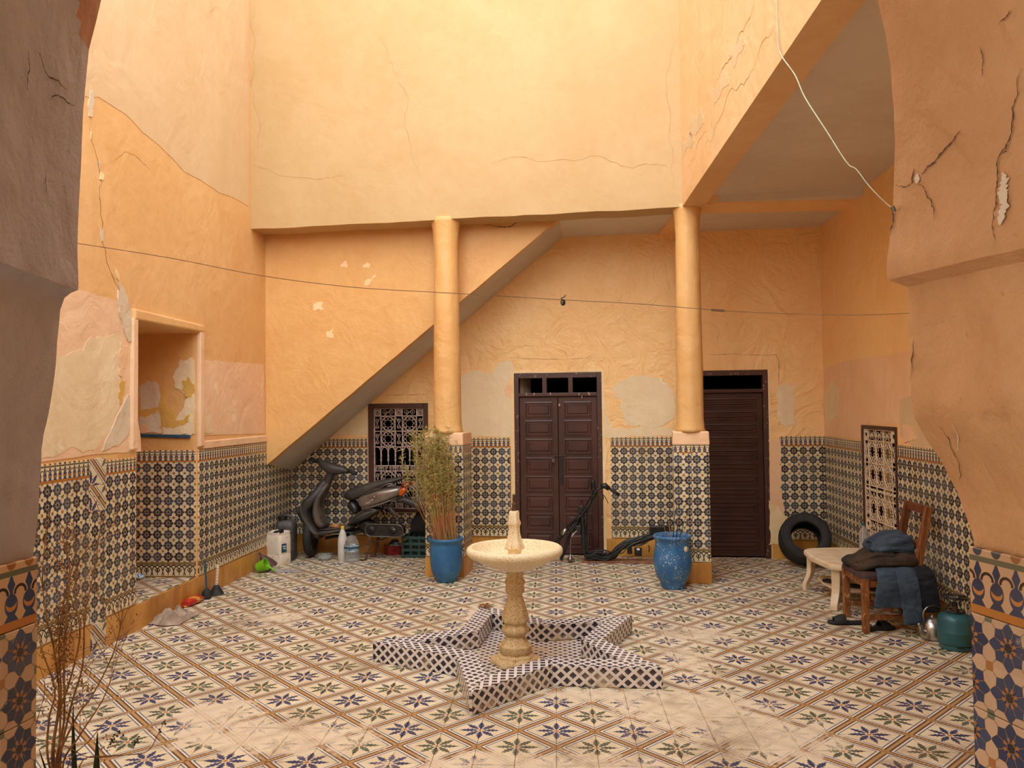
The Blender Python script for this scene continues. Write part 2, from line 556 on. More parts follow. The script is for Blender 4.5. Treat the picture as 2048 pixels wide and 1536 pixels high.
def kufic_mat():
    k = Mt('interlaced arch border tile', .25)
    u, v = k.uv()
    x = (u*2).frac()-.5; ax = x.abs()
    y = v
    dk = lin(52, 40, 30)
    c = lin(222, 206, 168)
    t = .05
    a1 = (hyp(x/.5, (y-.34)/.46)-1).abs().lt(.09)*y.gt(.34)
    a2 = (hyp((.5-ax)/.5, (y-.34)/.46)-1).abs().lt(.09)*y.gt(.34)
    stem = ax.lt(.04)*y.gt(.14)*y.lt(.62)
    uu = (hyp(x/.2, (y-.56)/.2)-1).abs().lt(.22)*y.lt(.56)
    vv = ((.5-ax)-(.34-y)*.45).abs().lt(.045)*y.lt(.36)*y.gt(.12)
    foot = y.lt(.10)
    m = a1.max(a2).max(stem).max(uu).max(vv)
    c = k.mix(m, c, dk)
    c = k.mix(foot, c, lin(150, 108, 52))
    c = k.mix(y.gt(.87), c, lin(140, 112, 62))
    c = k.mix((y-.87).abs().lt(.02), c, dk)
    c = k.mix(k.noise(2.2, 5, .6, world=True).ss(.45, .75)*.3, c, lin(120, 98, 66))
    k.col(c)
    return k.m
M['kufic'] = kufic_mat()

def lattice_mat():
    k = Mt('white lattice tile', .25)
    u, v = k.uv()
    a, b = (u*3+v*3).frac(), (u*3-v*3+10).frac()
    dk = a.gt(.36)*b.gt(.36)
    n = k.rnd(k.vec((u*3+v*3).floor(), (u*3-v*3).floor(), k.rnd()*40))
    c = k.mix(dk, lin(226, 218, 210), k.mix(n, lin(28, 26, 44), lin(62, 52, 60)))
    d = k.noise(5, 7, .7, world=True)
    wx, wy, wz = k.pos('World')
    low = (0.115-wz)*9
    c = k.mix((d.ss(.5, .68)*low.clamp()*1.3).clamp()*.9, c, lin(206, 186, 154))
    c = k.mix(k.noise(11, 5, world=True).ss(.56, .7)*.35, c, lin(176, 156, 130))
    k.col(c)
    return k.m
M['lattice'] = lattice_mat()

M['brown'] = simple('dark brown gloss paint', (76, 44, 36), .36, nscale=4, rgb2=(62, 36, 29), bump=.06)
M['brown2'] = simple('darker brown gloss paint', (64, 36, 28), .36, nscale=4, rgb2=(52, 28, 22), bump=.06)
M['brownframe'] = simple('worn brown frame paint', (70, 40, 30), .45, nscale=40, rgb2=(168, 148, 122), lo=.62, hi=.70)
M['iron'] = simple('dusty white wrought iron', (206, 184, 172), .5, nscale=20, rgb2=(170, 144, 130))
M['iron_cream'] = simple('cream wrought iron', (226, 204, 172), .5, nscale=20, rgb2=(196, 170, 138))
M['steel'] = simple('worn steel', (120, 112, 104), .35, .8, nscale=30)
M['chrome'] = simple('dull aluminium', (196, 188, 178), .28, .9, nscale=14, rgb2=(120, 112, 104))
M['blackrub'] = simple('black rubber', (26, 25, 25), .7, nscale=25, rgb2=(44, 41, 38))
M['blackpl'] = simple('black plastic', (22, 21, 21), .4, nscale=16, rgb2=(40, 37, 34))
M['cable'] = simple('black cable sheath', (20, 19, 19), .45, nscale=30)
M['rope'] = simple('grey cord', (156, 124, 94), .8, nscale=60)
M['wire'] = simple('pale green cable', (176, 180, 150), .5, nscale=8)
M['clay'] = simple('terracotta', (168, 98, 62), .8, nscale=20, bump=.1)
M['soil'] = simple('dry soil', (74, 54, 40), .95, nscale=60, bump=.6)
# ---------------------------------------------------------------- tiles
_tc = {}
def tile_me(kind, w, h, us=5.0, vs_=5.0, u0=0.0, t=.009, g=.0007, bv=.0022):
    key = (kind, round(w, 3), round(h, 3), round(us, 3), round(vs_, 3), round(u0, 3), t)
    if key in _tc: return _tc[key]
    a, b = w/2-g, h/2-g
    me = bpy.data.meshes.new(kind)
    V = [(sx*(a-i), sy*(b-i), z) for (i, z) in ((0, -.004), (0, t-bv), (bv, t)) for sx, sy in ((-1, -1), (1, -1), (1, 1), (-1, 1))]
    F = [(8, 9, 10, 11)] + [(r*4+k, r*4+(k+1) % 4, (r+1)*4+(k+1) % 4, (r+1)*4+k) for r in (0, 1) for k in range(4)]
    me.from_pydata(V, [], F)
    uv = me.uv_layers.new(name='UVMap')
    for l in me.loops:
        x, y, z = V[l.vertex_index]
        uv.data[l.index].uv = (u0+(x+w/2)*us, (y+h/2)*vs_)
    me.materials.append(M[kind]); me.update()
    _tc[key] = me
    return me

def jig(Mx, a=.0035):
    return Mx @ Matrix.Rotation(random.gauss(0, a), 4, 'X') @ Matrix.Rotation(random.gauss(0, a), 4, 'Y') @ Matrix.Rotation(random.gauss(0, a*.6), 4, 'Z')

def tile_strip(w, parent, s0, s1, z0=.2, fld='zellige', brd='border', bottom=True, field=.9, blk=(), top=.108, ztrim=None, off=.0):
    """a dado: arch band, mosaic tiles, flask band. blk = [(s0, s1, zlow, zhigh)] left out"""
    Wm = WORLD(parent).inverted()
    rows = []
    z = z0
    if bottom: rows.append((z, .133, 'kufic', 1/.133)); z += .133
    f = 0
    while f < field-.01:
        h = min(.2, field-f); rows.append((z, h, fld, 5.0)); z += h; f += h
    rows.append((z, top, brd, 1/top))
    cuts = [s0]
    while cuts[-1] < s1-.012: cuts.append(min(cuts[-1]+.2, s1))
    full = list(cuts)
    for b in blk:
        for e in b[:2]:
            if s0 < e < s1 and min(abs(e-c) for c in cuts) > .012: cuts.append(e)
    cuts.sort()
    for lo, hi in zip(cuts, cuts[1:]):
        u0 = (lo-max(c for c in full if c <= lo+1e-6))*5
        for zz, h, kd, vs_ in rows:
            mid = (lo+hi)/2
            hit = [b for b in blk if b[0] < mid < b[1] and zz+h > b[2]+.02 and zz < b[3]-.02]
            if hit:
                h = hit[0][2]-zz                              # cut tile under a sill
                if h < .03: continue
            link('tile', tile_me(kd, hi-lo, h, 5.0, vs_, u0), parent, jig(Wm @ w.mat(mid, zz+h/2, off)))

def sub_rects(s0, s1, z0, z1, holes):
    """rectangle minus rectangular holes, as rectangles"""
    ss = sorted({s0, s1} | {min(max(h[i], s0), s1) for h in holes for i in (0, 1)})
    zz = sorted({z0, z1} | {min(max(h[i], z0), z1) for h in holes for i in (2, 3)})
    out = []
    for a, b in zip(ss, ss[1:]):
        for c, d in zip(zz, zz[1:]):
            m, n = (a+b)/2, (c+d)/2
            if not any(h[0] < m < h[1] and h[2] < n < h[3] for h in holes): out.append((a, b, c, d))
    return out

def wall_panel(w, parent, s0, s1, z0, z1, holes, mat_, t=.25, off=0.0, name='plaster_face', nu=None):
    mb = MB()
    for a, b, c, d in sub_rects(s0, s1, z0, z1, holes):
        q = lambda o: [w.pt(a, c, o), w.pt(b, c, o), w.pt(b, d, o), w.pt(a, d, o)]
        mb.hexa(q(off-t), q(off))
    return mb.build(name, mat_, parent)

def fract(poly, amp=.35, it=4, closed=True, seed=1):
    """roughen an outline"""
    rng = random.Random(seed)
    P = [Vector((a, b)) for a, b in poly]
    for k in range(it):
        Q = []
        n = len(P)
        for i in range(n if closed else n-1):
            a, b = P[i], P[(i+1) % n]
            e = b-a
            if e.length > .07: e = e*(.07/e.length)
            Q += [a, (a+b)/2 + Vector((-e.y, e.x))*rng.uniform(-amp, amp)]
        if not closed: Q.append(P[-1])
        P = Q
        amp *= .8
    return P

def patch(w, parent, poly, mat_, px=True, t=.004, off=0.0, amp=.3, it=4, name='plaster_patch', seed=1):
    pts = [w.on(*p, off) for p in poly] if px else poly
    pts = fract(pts, amp, it, True, seed)
    a = [w.pt(p.x, p.y, off-.01) for p in pts]; b = [w.pt(p.x, p.y, off+t) for p in pts]
    n = len(pts)
    bm = bmesh.new()
    cv, ce, cf = delaunay_2d_cdt([Vector((p.x, p.y)) for p in pts], [(i, (i+1) % n) for i in range(n)], [], 1, 1e-5)[:3]
    vb = [bm.verts.new(w.pt(v.x, v.y, off+t)) for v in cv]; va = [bm.verts.new(w.pt(v.x, v.y, off-.01)) for v in cv]
    cnt = {}
    for f in cf:
        try: fa = bm.faces.new([vb[i] for i in f])
        except ValueError: continue
        fa.normal_update()
        if fa.normal.dot(w.n) < 0: fa.normal_flip()
        for i, j in zip(f, list(f[1:])+[f[0]]): cnt[tuple(sorted((i, j)))] = cnt.get(tuple(sorted((i, j))), 0)+1
    for (i, j), k in cnt.items():
        if k == 1: bm.faces.new((va[i], va[j], vb[j], vb[i]))
    me = bpy.data.meshes.new(name)
    if parent: bm.transform(WORLD(parent).inverted())
    bm.to_mesh(me); bm.free(); me.materials.append(mat_)
    return link(name, me, parent)

def crack_pts(pts, nrm, parent, mat_, wd=.004, name='crack', seed=3, jit=.14):
    """a thin ragged strip lying on a surface"""
    rng = random.Random(seed)
    P = [Vector(p) for p in pts]
    for k in range(3):
        Q = []
        for a, b in zip(P, P[1:]):
            e = b-a; side = e.cross(nrm).normalized()
            Q += [a, (a+b)/2 + side*e.length*rng.uniform(-jit, jit)]
        P = Q+[P[-1]]
    mb = MB(); L = []; R = []
    n = len(P)
    for i, p in enumerate(P):
        t = P[min(i+1, n-1)]-P[max(i-1, 0)]
        sd = t.cross(nrm).normalized()
        ww = wd*rng.uniform(.3, 1.0)*(1-abs(2*i/(n-1)-1)**3*.8)
        L.append(p+sd*ww*.5+nrm*.0012); R.append(p-sd*ww*.5+nrm*.0012)
    mb.add(L+R, [(i, i+1, n+i+1, n+i) for i in range(n-1)])
    return mb.build(name, mat_, parent)

def crack(w, parent, pxs, mat_=None, wd=.004, off=.0, seed=3, jit=.14):
    pts = [w.pt(*w.on(x, y, off), off) for x, y in pxs]
    return crack_pts(pts, w.n, parent, mat_ or M['crack'], wd, seed=seed, jit=jit)

# ---------------------------------------------------------------- floor
floor = struct('floor')
mb = MB()
mb.box((-.1, 0.2, -.17), (8.0, 11.6, .30))
mb.build('floor_bed', M['grout'], floor)
cells = []
T = .2
for i in range(-17, 16):
    for j in range(-6, 27):
        x, y = (i+.5)*T, (j+.5)*T
        if y > 4.889-.0816*x+.05 or x < -3.309+.0307*y-.08 or x > 2.7634+.0423*y+.08: continue
        cells.append((i, j, x, y))
def tile_rot(i, j):
    return {(0, 0): 0, (1, 0): 1, (1, 1): 2, (0, 1): 3}[(i % 2, j % 2)]*PI/2
def px_of(x, y, z=0.0):
    d = Vector((x, y, z))-CAM
    D = d.dot(fwd)
    return (1024+FPX*d.dot(rgt)/D, 768-FPX*d.dot(upv)/D)
def vis(c):
    if (Vector((c[2], c[3], 0))-CAM).dot(fwd) < .5: return False
    x, y = px_of(c[2], c[3]); return -10 < x < 2058 and y < 1560
near = sorted([c for c in cells if vis(c)], key=lambda c: (Vector((c[2], c[3], 0))-CAM).length)[:298]
ns = set((c[0], c[1]) for c in near)
fm = tile_me('floor_tile', T, T, t=.008, g=.0009, bv=.0012)
for i, j, x, y in near:
    link('tile', fm, floor, jig(Matrix.Translation((x, y, -.008+random.gauss(0, .0006))) @ Matrix.Rotation(tile_rot(i, j), 4, 'Z'), .003))
bm = bmesh.new()
for i, j, x, y in cells:
    if (i, j) in ns: continue
    n0 = len(bm.verts)
    tmp = bmesh.new(); tmp.from_mesh(fm)
    tmp.transform(jig(Matrix.Translation((x, y, -.008+random.gauss(0, .0005))) @ Matrix.Rotation(tile_rot(i, j), 4, 'Z'), .0025))
    me_ = bpy.data.meshes.new('t'); tmp.to_mesh(me_); tmp.free(); bm.from_mesh(me_); bpy.data.meshes.remove(me_)
me = bpy.data.meshes.new('floor_tiles'); bm.to_mesh(me); bm.free(); me.materials.append(M['floor_tile'])
o = link('tile_field', me, floor); o['kind'] = 'stuff'

# ---------------------------------------------------------------- back wall of the gallery
wb = struct('wall_back')
D1 = (BW.sx(-.460), BW.sx(.542), 0, 2.085)
D2 = (BW.sx(1.50), BW.sx(2.365), 0, 2.08)
W1 = (BW.sx(-2.20), BW.sx(-1.477), .48, 1.755)
bl, br = BW.sx(-3.3), BW.sx(3.3)
wall_panel(BW, wb, bl, br, 0, 3.9, [D1, D2, W1], M['orange_rough'], .22)
RWc = BW.sx(2.945)
LWc = BW.sx(-3.15)
# (the right stretch ends on the side wall)
for a, b, blk in ((LWc, D1[0]-.05, [W1]), (D1[1]+.09, D2[0], []), (BW.sx(2.475), RWc, [])):
    tile_strip(BW, wb, a, b, blk=[(q[0]-.01, q[1]+.01, q[2]-.01, q[3]) for q in blk])
def skirt(w, parent, s0, s1, z0=0.0, z1=.198, t=.012, seam=.62):
    s = s0
    while s < s1-.01:
        e = min(s+seam, s1)
        mb = MB()
        q = lambda o: [w.pt(s+.001, z0, o), w.pt(e-.001, z0, o), w.pt(e-.001, z1, o), w.pt(s+.001, z1, o)]
        mb.hexa(q(-.005), q(t))
        mb.build('skirting', M['skirting'], parent)
        s = e
for a, b in ((LWc, D1[0]-.05), (D1[1]+.03, D2[0]), (BW.sx(2.38), RWc)): skirt(BW, wb, a, b)
Z = lambda pts, ox, oy, k: [(ox+a/k, oy+b/k) for a, b in pts]
z1 = lambda pts: Z(pts, 840, 700, 2.844)
patch(BW, wb, z1([(170, 200), (250, 140), (340, 115), (400, 125), (440, 85), (490, 60), (525, 75), (535, 140), (478, 235), (490, 262), (524, 280), (524, 400), (526, 440), (526, 492), (170, 495)]), M['cream'], seed=2)
patch(BW, wb, z1([(1085, 215), (1130, 180), (1200, 150), (1290, 140), (1370, 160), (1400, 190), (1440, 225), (1446, 380), (1400, 420), (1340, 440), (1180, 430), (1140, 330), (1145, 280), (1110, 270)]), M['cream'], seed=4)
patch(BW, wb, z1([(1040, 300), (1062, 310), (1052, 350), (1068, 390), (1090, 440), (1200, 448), (1450, 448), (1450, 494), (1042, 494)]), M['cream'], seed=5)
patch(BW, wb, z1([(1042, 505), (1058, 505), (1052, 700), (1048, 1075), (1040, 1075)]), M['chip'], seed=6, t=.010)
patch(BW, wb, [(1555, 770), (1575, 765), (1590, 770), (1590, 850), (1570, 855), (1556, 840)], M['cream'], seed=7)
patch(BW, wb, [(1537, 1000), (1548, 1008), (1560, 1022), (1577, 1034), (1577, 1090), (1537, 1090)], M['chip'], seed=8, t=.014)
patch(BW, wb, [(1536, 880), (1562, 880), (1562, 960), (1574, 1040), (1556, 1022), (1537, 1000)], M['peach'], seed=9, t=.012)
patch(BW, wb, [(640, 880), (700, 838), (736, 806), (738, 868), (640, 876)], M['cream'], seed=10)
patch(BW, wb, z1([(476, 235), (490, 200), (520, 190), (522, 280), (490, 262)]), M['peach'], seed=11, t=.008)
crack(BW, wb, [(1000, 714), (1060, 718), (1120, 719), (1200, 715)], M['crackl'], wd=.006, jit=.03)
crack(BW, wb, [(1408, 708), (1480, 709), (1552, 709), (1558, 720), (1559, 780), (1559, 860)], M['crackl'], wd=.008, seed=5, jit=.03)  # ridge line of a raised plaster frame, put in as a flat strip
crack(BW, wb, [(762, 789), (800, 790), (858, 787)], M['crackl'], wd=.006, seed=6, jit=.03)
crack(BW, wb, [(1410, 640), (1440, 660), (1435, 690)], M['crackl'], .003, seed=8)
# rough lime edge around the doors
for q in ((D1[0]-.035, D1[0], 0, 2.1), (D1[1], D1[1]+.03, 0, 2.1), (D2[1], D2[1]+.02, .25, 2.08)):
    patch(BW, wb, [(q[0], q[2]), (q[1], q[2]), (q[1], q[2]+.5), (q[1], q[3]-.6), (q[1], q[3]), (q[0], q[3]), (q[0], q[3]-.8), (q[0], q[2]+.6)], M['chip'], px=False, t=.006, amp=.02, it=4, seed=int(q[1]*100) % 50)
patch(BW, wb, [(D1[0]-.03, 2.088), (D1[1]+.02, 2.088), (D1[1]+.02, 2.115), (D1[0]+.5, 2.10), (D1[0]-.03, 2.12)], M['chip'], px=False, t=.005, amp=.05, it=4)

# the unlit rooms behind the doors and gratings
rm = struct('wall_inner')
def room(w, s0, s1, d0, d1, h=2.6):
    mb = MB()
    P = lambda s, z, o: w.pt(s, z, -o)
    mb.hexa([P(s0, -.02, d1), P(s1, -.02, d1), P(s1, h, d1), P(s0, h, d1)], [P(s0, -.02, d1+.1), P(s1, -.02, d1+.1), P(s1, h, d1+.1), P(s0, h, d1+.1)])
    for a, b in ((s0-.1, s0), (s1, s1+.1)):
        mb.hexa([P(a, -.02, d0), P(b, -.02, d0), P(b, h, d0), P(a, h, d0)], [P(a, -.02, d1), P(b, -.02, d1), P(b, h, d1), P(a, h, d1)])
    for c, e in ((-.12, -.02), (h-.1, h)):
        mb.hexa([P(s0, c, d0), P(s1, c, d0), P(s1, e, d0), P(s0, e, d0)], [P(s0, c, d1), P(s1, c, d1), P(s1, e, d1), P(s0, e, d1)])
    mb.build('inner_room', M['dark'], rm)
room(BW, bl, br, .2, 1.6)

# ---------------------------------------------------------------- left wall with the deep doorway
wl = struct('wall_left')
N = (1.815, 2.80, .184, 2.40)
wall_panel(LW, wl, -2.6, 5.35, 0, 8.0, [N], M['left'], .25)
skirt(LW, wl, -1.6, 5.13, t=.014)
SX = (1.22, 1.40)                                   # column mended with pieces of floor tile
tile_strip(LW, wl, -1.58, SX[0], top=.13)
tile_strip(LW, wl, SX[1], 1.80)
tile_strip(LW, wl, 2.815, 5.12)
Wi = WORLD(wl).inverted()
for k, (za, h) in enumerate(((1.175, .19), (.985, .19))):
    link('tile', tile_me('floor_tile', .175, h, 5.0, 5.0), wl, LW.mat((SX[0]+SX[1])/2, za+h/2, .003))
z = .2
for h in (.2, .2, .2, .185):
    link('tile', tile_me('zellige', .175, h), wl, LW.mat((SX[0]+SX[1])/2, z+h/2, .002)); z += h
link('tile', tile_me('floor_tile', .175, .2), wl, LW.mat((SX[0]+SX[1])/2, .1, .010))
# recess
NW = Wall((LW.pt(2.80, 0).x, LW.pt(2.80, 0).y), (LW.pt(2.80, 0).x-1, LW.pt(2.80, 0).y))      # far reveal, faces the camera
NW.n = Vector((0, -1, 0))
mb = MB()
xf = LW.pt(2.8, 0).x
mb.box((xf-.56, 2.80+.125, 1.3), (1.1, .25, 2.6))
mb.build('recess_cheek', M['orange'], wl)
MB().box((xf-.56, 1.815-.125, 1.3), (1.05, .25, 2.6)).build('recess_cheek', M['orange'], wl)
MB().box((xf-1.05, 2.3, 1.3), (.2, 1.6, 2.6)).build('recess_back', M['orange'], wl)
MB().box((xf-.60, 2.3, 2.40+.15), (.75, 1.4, .3)).build('recess_ceiling', M['orange'], wl)
MB().box((xf-.56, 2.3, .095), (1.0, 1.0, .19)).build('recess_step', M['grout'], wl)
for i in range(5):
    for j in range(5):
        x, y = xf-.122-i*.2-.004, 1.915+j*.2-.01
        link('tile', fm, wl, jig(Matrix.Translation((x, y, .192)) @ Matrix.Rotation(tile_rot(i, j), 4, 'Z')))
tile_strip(NW, wl, .012, .94, off=.002)
# swollen plaster surround of the recess
MB().hexa([LW.pt(s, zz, -.02) for s, zz in ((1.73, 2.40), (2.90, 2.405), (2.89, 2.49), (1.74, 2.50))], [LW.pt(s, zz, .035) for s, zz in ((1.74, 2.41), (2.88, 2.415), (2.87, 2.475), (1.75, 2.49))]).build('surround', M['left'], wl, bevel=.012)
MB().hexa([LW.pt(s, zz, -.02) for s, zz in ((2.80, 1.36), (2.90, 1.36), (2.90, 2.42), (2.80, 2.42))], [LW.pt(s, zz, .03) for s, zz in ((2.805, 1.37), (2.885, 1.37), (2.885, 2.42), (2.805, 2.42))]).build('surround', M['pink'], wl, bevel=.012)
MB().hexa([LW.pt(s, zz, -.02) for s, zz in ((1.70, 1.39), (1.80, 1.39), (1.80, 2.42), (1.72, 2.42))], [LW.pt(s, zz, .03) for s, zz in ((1.715, 1.40), (1.795, 1.40), (1.795, 2.42), (1.73, 2.42))]).build('surround', M['pink'], wl, bevel=.012)
# ledge above the far dado
MB().hexa([LW.pt(s, zz, -.02) for s, zz in ((2.88, 1.345), (4.36, 1.345), (4.36, 1.42), (2.88, 1.42))], [LW.pt(s, zz, .018) for s, zz in ((2.88, 1.345), (4.36, 1.345), (4.36, 1.415), (2.88, 1.415))]).build('ledge', M['pink'], wl, bevel=.008)
# paint history
z3 = lambda pts: Z(pts, 0, 560, 3.4133)
z0 = lambda pts: Z(pts, 0, 0, 2.194)
patch(LW, wl, z0([(380, -20), (1090, -20), (1090, 905), (1020, 865), (960, 845), (880, 790), (810, 755), (760, 700), (700, 640), (620, 575), (560, 510), (500, 470), (430, 425), (390, 430), (370, 420), (372, 240), (400, 120)]), M['faded'], t=.003, amp=.06, seed=21)
patch(LW, wl, z3([(200, 60), (560, 72), (790, 140), (860, 180), (905, 230), (905, 700), (955, 1060), (960, 1170), (640, 1190), (200, 1250)]), M['pink'], t=.004, amp=.05, seed=22)
patch(LW, wl, z3([(200, 500), (420, 520), (560, 480), (610, 390), (700, 390), (800, 370), (840, 440), (810, 560), (810, 640), (830, 760), (800, 880), (740, 1040), (640, 1160), (560, 1180), (480, 1140), (380, 1200), (200, 1230)]), M['cream'], t=.006, amp=.12, seed=23)
patch(LW, wl, z3([(800, 70), (850, 90), (885, 220), (905, 330), (905, 420), (870, 420), (835, 330), (805, 220)]), M['greywhite'], t=.012, amp=.12, seed=24)
patch(LW, wl, z3([(870, 780), (900, 800), (905, 1010), (800, 1130), (690, 1170), (780, 960)]), M['greywhite'], t=.009, amp=.12, seed=25)
for k, pl_ in enumerate(([(815, 440), (870, 450), (860, 560), (830, 660), (805, 650), (810, 540)], [(810, 700), (850, 690), (835, 780), (810, 850), (800, 800)])):
    patch(LW, wl, z3(pl_), M['yellowchip'] if k else M['peach'], t=.009, seed=26+k)
patch(LW, wl, z3([(1395, 545), (1600, 560), (1800, 575), (1806, 1050), (1395, 1060), (1390, 800)]), M['pink'], t=.003, amp=.04, seed=28)
patch(LW, wl, z3([(1395, 860), (1420, 900), (1455, 1040), (1395, 1045)]), M['cream'], t=.006, amp=.12, seed=29)
for k, pl_ in enumerate(([(395, 395), (405, 400), (412, 440), (402, 515), (388, 510), (384, 460)], [(396, 560), (402, 580), (398, 610)], [(430, 705), (440, 712), (436, 745)], [(440, 755), (455, 765), (452, 788), (436, 786)], [(440, 1000), (452, 1010), (452, 1050), (444, 1060)], [(508, 1180), (522, 1215), (520, 1232), (510, 1215)], [(520, 1235), (545, 1270), (548, 1300), (530, 1290)])):
    patch(LW, wl, z0(pl_), M['chip'] if k % 2 else M['greywhite'], t=.006, amp=.15, seed=30+k)
crack(LW, wl, z0([(520, 20), (590, 150), (622, 260), (645, 325), (680, 390), (720, 550), (770, 610), (800, 640), (822, 685), (880, 672), (960, 695)]), wd=.009, seed=41)
crack(LW, wl, z0([(850, 180), (885, 240), (930, 285), (980, 345), (1040, 420), (1060, 500), (1080, 560)]), wd=.006, seed=42)
crack(LW, wl, z0([(570, 290), (600, 315), (645, 325)]), wd=.005, seed=43)
crack(LW, wl, z0([(915, 400), (920, 510), (960, 570), (1010, 600), (1064, 690)]), M['crackl'], .005, seed=44)
crack(LW, wl, z0([(395, 250), (398, 400)]), wd=.005, seed=45)
crack(LW, wl, z0([(398, 515), (402, 620), (430, 705), (445, 800), (440, 900), (448, 1060), (480, 1180), (530, 1290), (570, 1350)]), M['crackl'], .009, seed=46)
crack(LW, wl, z0([(500, 715), (550, 665), (600, 690), (658, 750)]), M['crackl'], .005, seed=47)
crack(LW, wl, z3([(420, 345), (480, 330), (600, 328), (630, 280), (680, 330), (800, 345)]), wd=.007, seed=48)
crack(LW, wl, z3([(605, 220), (630, 280)]), wd=.005, seed=49)
crack(LW, wl, z3([(905, 470), (912, 560), (905, 700), (910, 740)]), wd=.012, seed=50)
crack(LW, wl, z3([(1395, 625), (1460, 650), (1500, 710), (1530, 760)]), M['crackl'], .006, seed=51)
crack(LW, wl, z3([(1385, 780), (1410, 880), (1440, 980), (1460, 1040)]), wd=.004, seed=52)
# peeling paint inside the recess
patch(NW, wl, z3([(955, 720), (1000, 690), (1060, 690), (1090, 720), (1095, 980), (1110, 1040), (955, 1040)]), M['greywhite'], t=.003, off=.002, seed=53)
patch(NW, wl, z3([(1230, 540), (1300, 530), (1330, 560), (1330, 1050), (1100, 1060), (1110, 1000), (1190, 990), (1290, 800), (1200, 740), (1190, 640)]), M['cream'], t=.004, off=.002, seed=54)
patch(NW, wl, z3([(1095, 730), (1130, 740), (1130, 860), (1190, 900), (1210, 960), (1300, 920), (1290, 970), (1210, 1000), (1110, 1000), (1090, 870)]), M['yellowchip'], t=.006, off=.002, seed=55)
patch(NW, wl, z3([(1240, 690), (1290, 660), (1330, 740), (1310, 800), (1270, 800), (1240, 760)]), M['yellowchip'], t=.006, off=.002, seed=56)
patch(NW, wl, z3([(955, 1000), (1000, 990), (1025, 1020), (1000, 1045), (955, 1045)]), M['peach'], t=.006, off=.002, seed=57)
patch(NW, wl, z3([(955, 890), (1080, 870), (1060, 910), (990, 945), (955, 935)]), M['yellowchip'], t=.006, off=.002, seed=58)

# ---------------------------------------------------------------- right wall
wr = struct('wall_right')
W2 = (RW.on(1797, 960)[0], RW.on(1727, 960)[0], .33, RW.on(1730, 850)[1])
wall_panel(RW, wr, -2.6, 4.85, 0, 3.9, [W2], M['orange_in'], .25)
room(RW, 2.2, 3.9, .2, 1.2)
tile_strip(RW, wr, W2[1]+.01, 4.66, blk=[])
tile_strip(RW, wr, -1.8, W2[0]-.01, blk=[])
skirt(RW, wr, -1.9, 4.64, t=.014)
patch(RW, wr, [(1648, 738), (1690, 722), (1740, 715), (1826, 700), (1826, 850), (1800, 846), (1728, 850), (1722, 878), (1648, 872)], M['peach'], t=.003, amp=.03, seed=61)
patch(RW, wr, [(1800, 800), (1822, 790), (1846, 830), (1900, 905), (1830, 895), (1802, 872)], M['faded'], t=.005, amp=.1, seed=62)
patch(RW, wr, [(1648, 790), (1664, 760), (1680, 780), (1676, 830), (1655, 850)], M['cream'], t=.005, amp=.15, seed=63)
patch(RW, wr, [(1806, 850), (1826, 850), (1836, 878), (1808, 884)], M['peach'], t=.008, amp=.15, seed=64)
crack(RW, wr, [(1800, 790), (1818, 830), (1830, 860), (1818, 884)], wd=.006, seed=65)
crack(RW, wr, [(1650, 866), (1690, 868), (1724, 876)], wd=.005, seed=66)
crack(RW, wr, [(1835, 892), (1850, 886), (1875, 898)], wd=.006, seed=67)

# ---------------------------------------------------------------- upper walls over the yard
wu = struct('wall_upper_back')
s0, s1 = CW.sx(-3.22), CW.sx(1.262)
mb = MB()
n = 44
low = [3.612+.012*mnoise.noise(Vector((i*.35, 1.3, 0)))+.004*mnoise.noise(Vector((i*1.3, 4, 0))) for i in range(n+1)]
A = [CW.pt(s0+(s1-s0)*i/n, low[i], .0) for i in range(n+1)]; B = [CW.pt(s0+(s1-s0)*i/n, 9.5, .0) for i in range(n+1)]  # carried high out of view to even the sky light on this face
Ai = [CW.pt(s0+(s1-s0)*i/n, low[i]+.002, -.30) for i in range(n+1)]; Bi = [CW.pt(s0+(s1-s0)*i/n, 9.5, -.30) for i in range(n+1)]
for i in range(n):
    mb.hexa([A[i], A[i+1], B[i+1], B[i]], [Ai[i], Ai[i+1], Bi[i+1], Bi[i]])
mb.build('plaster_face', M['fascia'], wu)
crack(CW, wu, [(752, 60), (775, 110), (800, 170), (815, 210), (822, 290), (850, 360)], M['crackl'], .004, seed=71)
crack(CW, wu, [(985, 326), (1060, 318), (1200, 312), (1290, 328), (1340, 334)], M['crackl'], .004, seed=72)
crack(CW, wu, [(500, 330), (560, 352), (640, 358), (690, 352)], M['crackl'], .004, seed=73)
crack(CW, wu, [(508, 10), (510, 90), (507, 200), (511, 320)], M['crackl'], .004, seed=74)
crack(CW, wu, [(1335, 40), (1340, 220), (1346, 380)], M['crackl'], .003, seed=75)

CR = Wall((1.262, 3.463), (1.262+.010, 2.463), True)                 # yard face of the right beam; s runs towards the camera
if CR.n.x > 0: CR.n = -CR.n
ur = struct('wall_upper_right')
mb = MB()
q = lambda o: [CR.pt(-.30, 3.612, o), CR.pt(6.1, 3.612, o), CR.pt(6.1, 8.0, o), CR.pt(-.30, 8.0, o)]
mb.hexa(q(0), q(-.212))
mb.build('plaster_face', M['beamside'], ur)
z5 = lambda pts: Z(pts, 1300, 0, 2.4)
for k, pl_ in enumerate(([(200, 560), (250, 520), (260, 590), (215, 650), (190, 640)], [(150, 690), (200, 640), (215, 680), (160, 760)], [(380, 270), (440, 180), (460, 220), (400, 330)], [(300, 420), (360, 350), (380, 400), (310, 500)])):
    patch(CR, ur, z5(pl_), M['faded'], t=.002, amp=.5, it=5, seed=82+k)
crack(CR, ur, z5([(260, 720), (340, 560), (430, 410), (520, 260), (600, 120)]), M['crackl'], .006, seed=86)
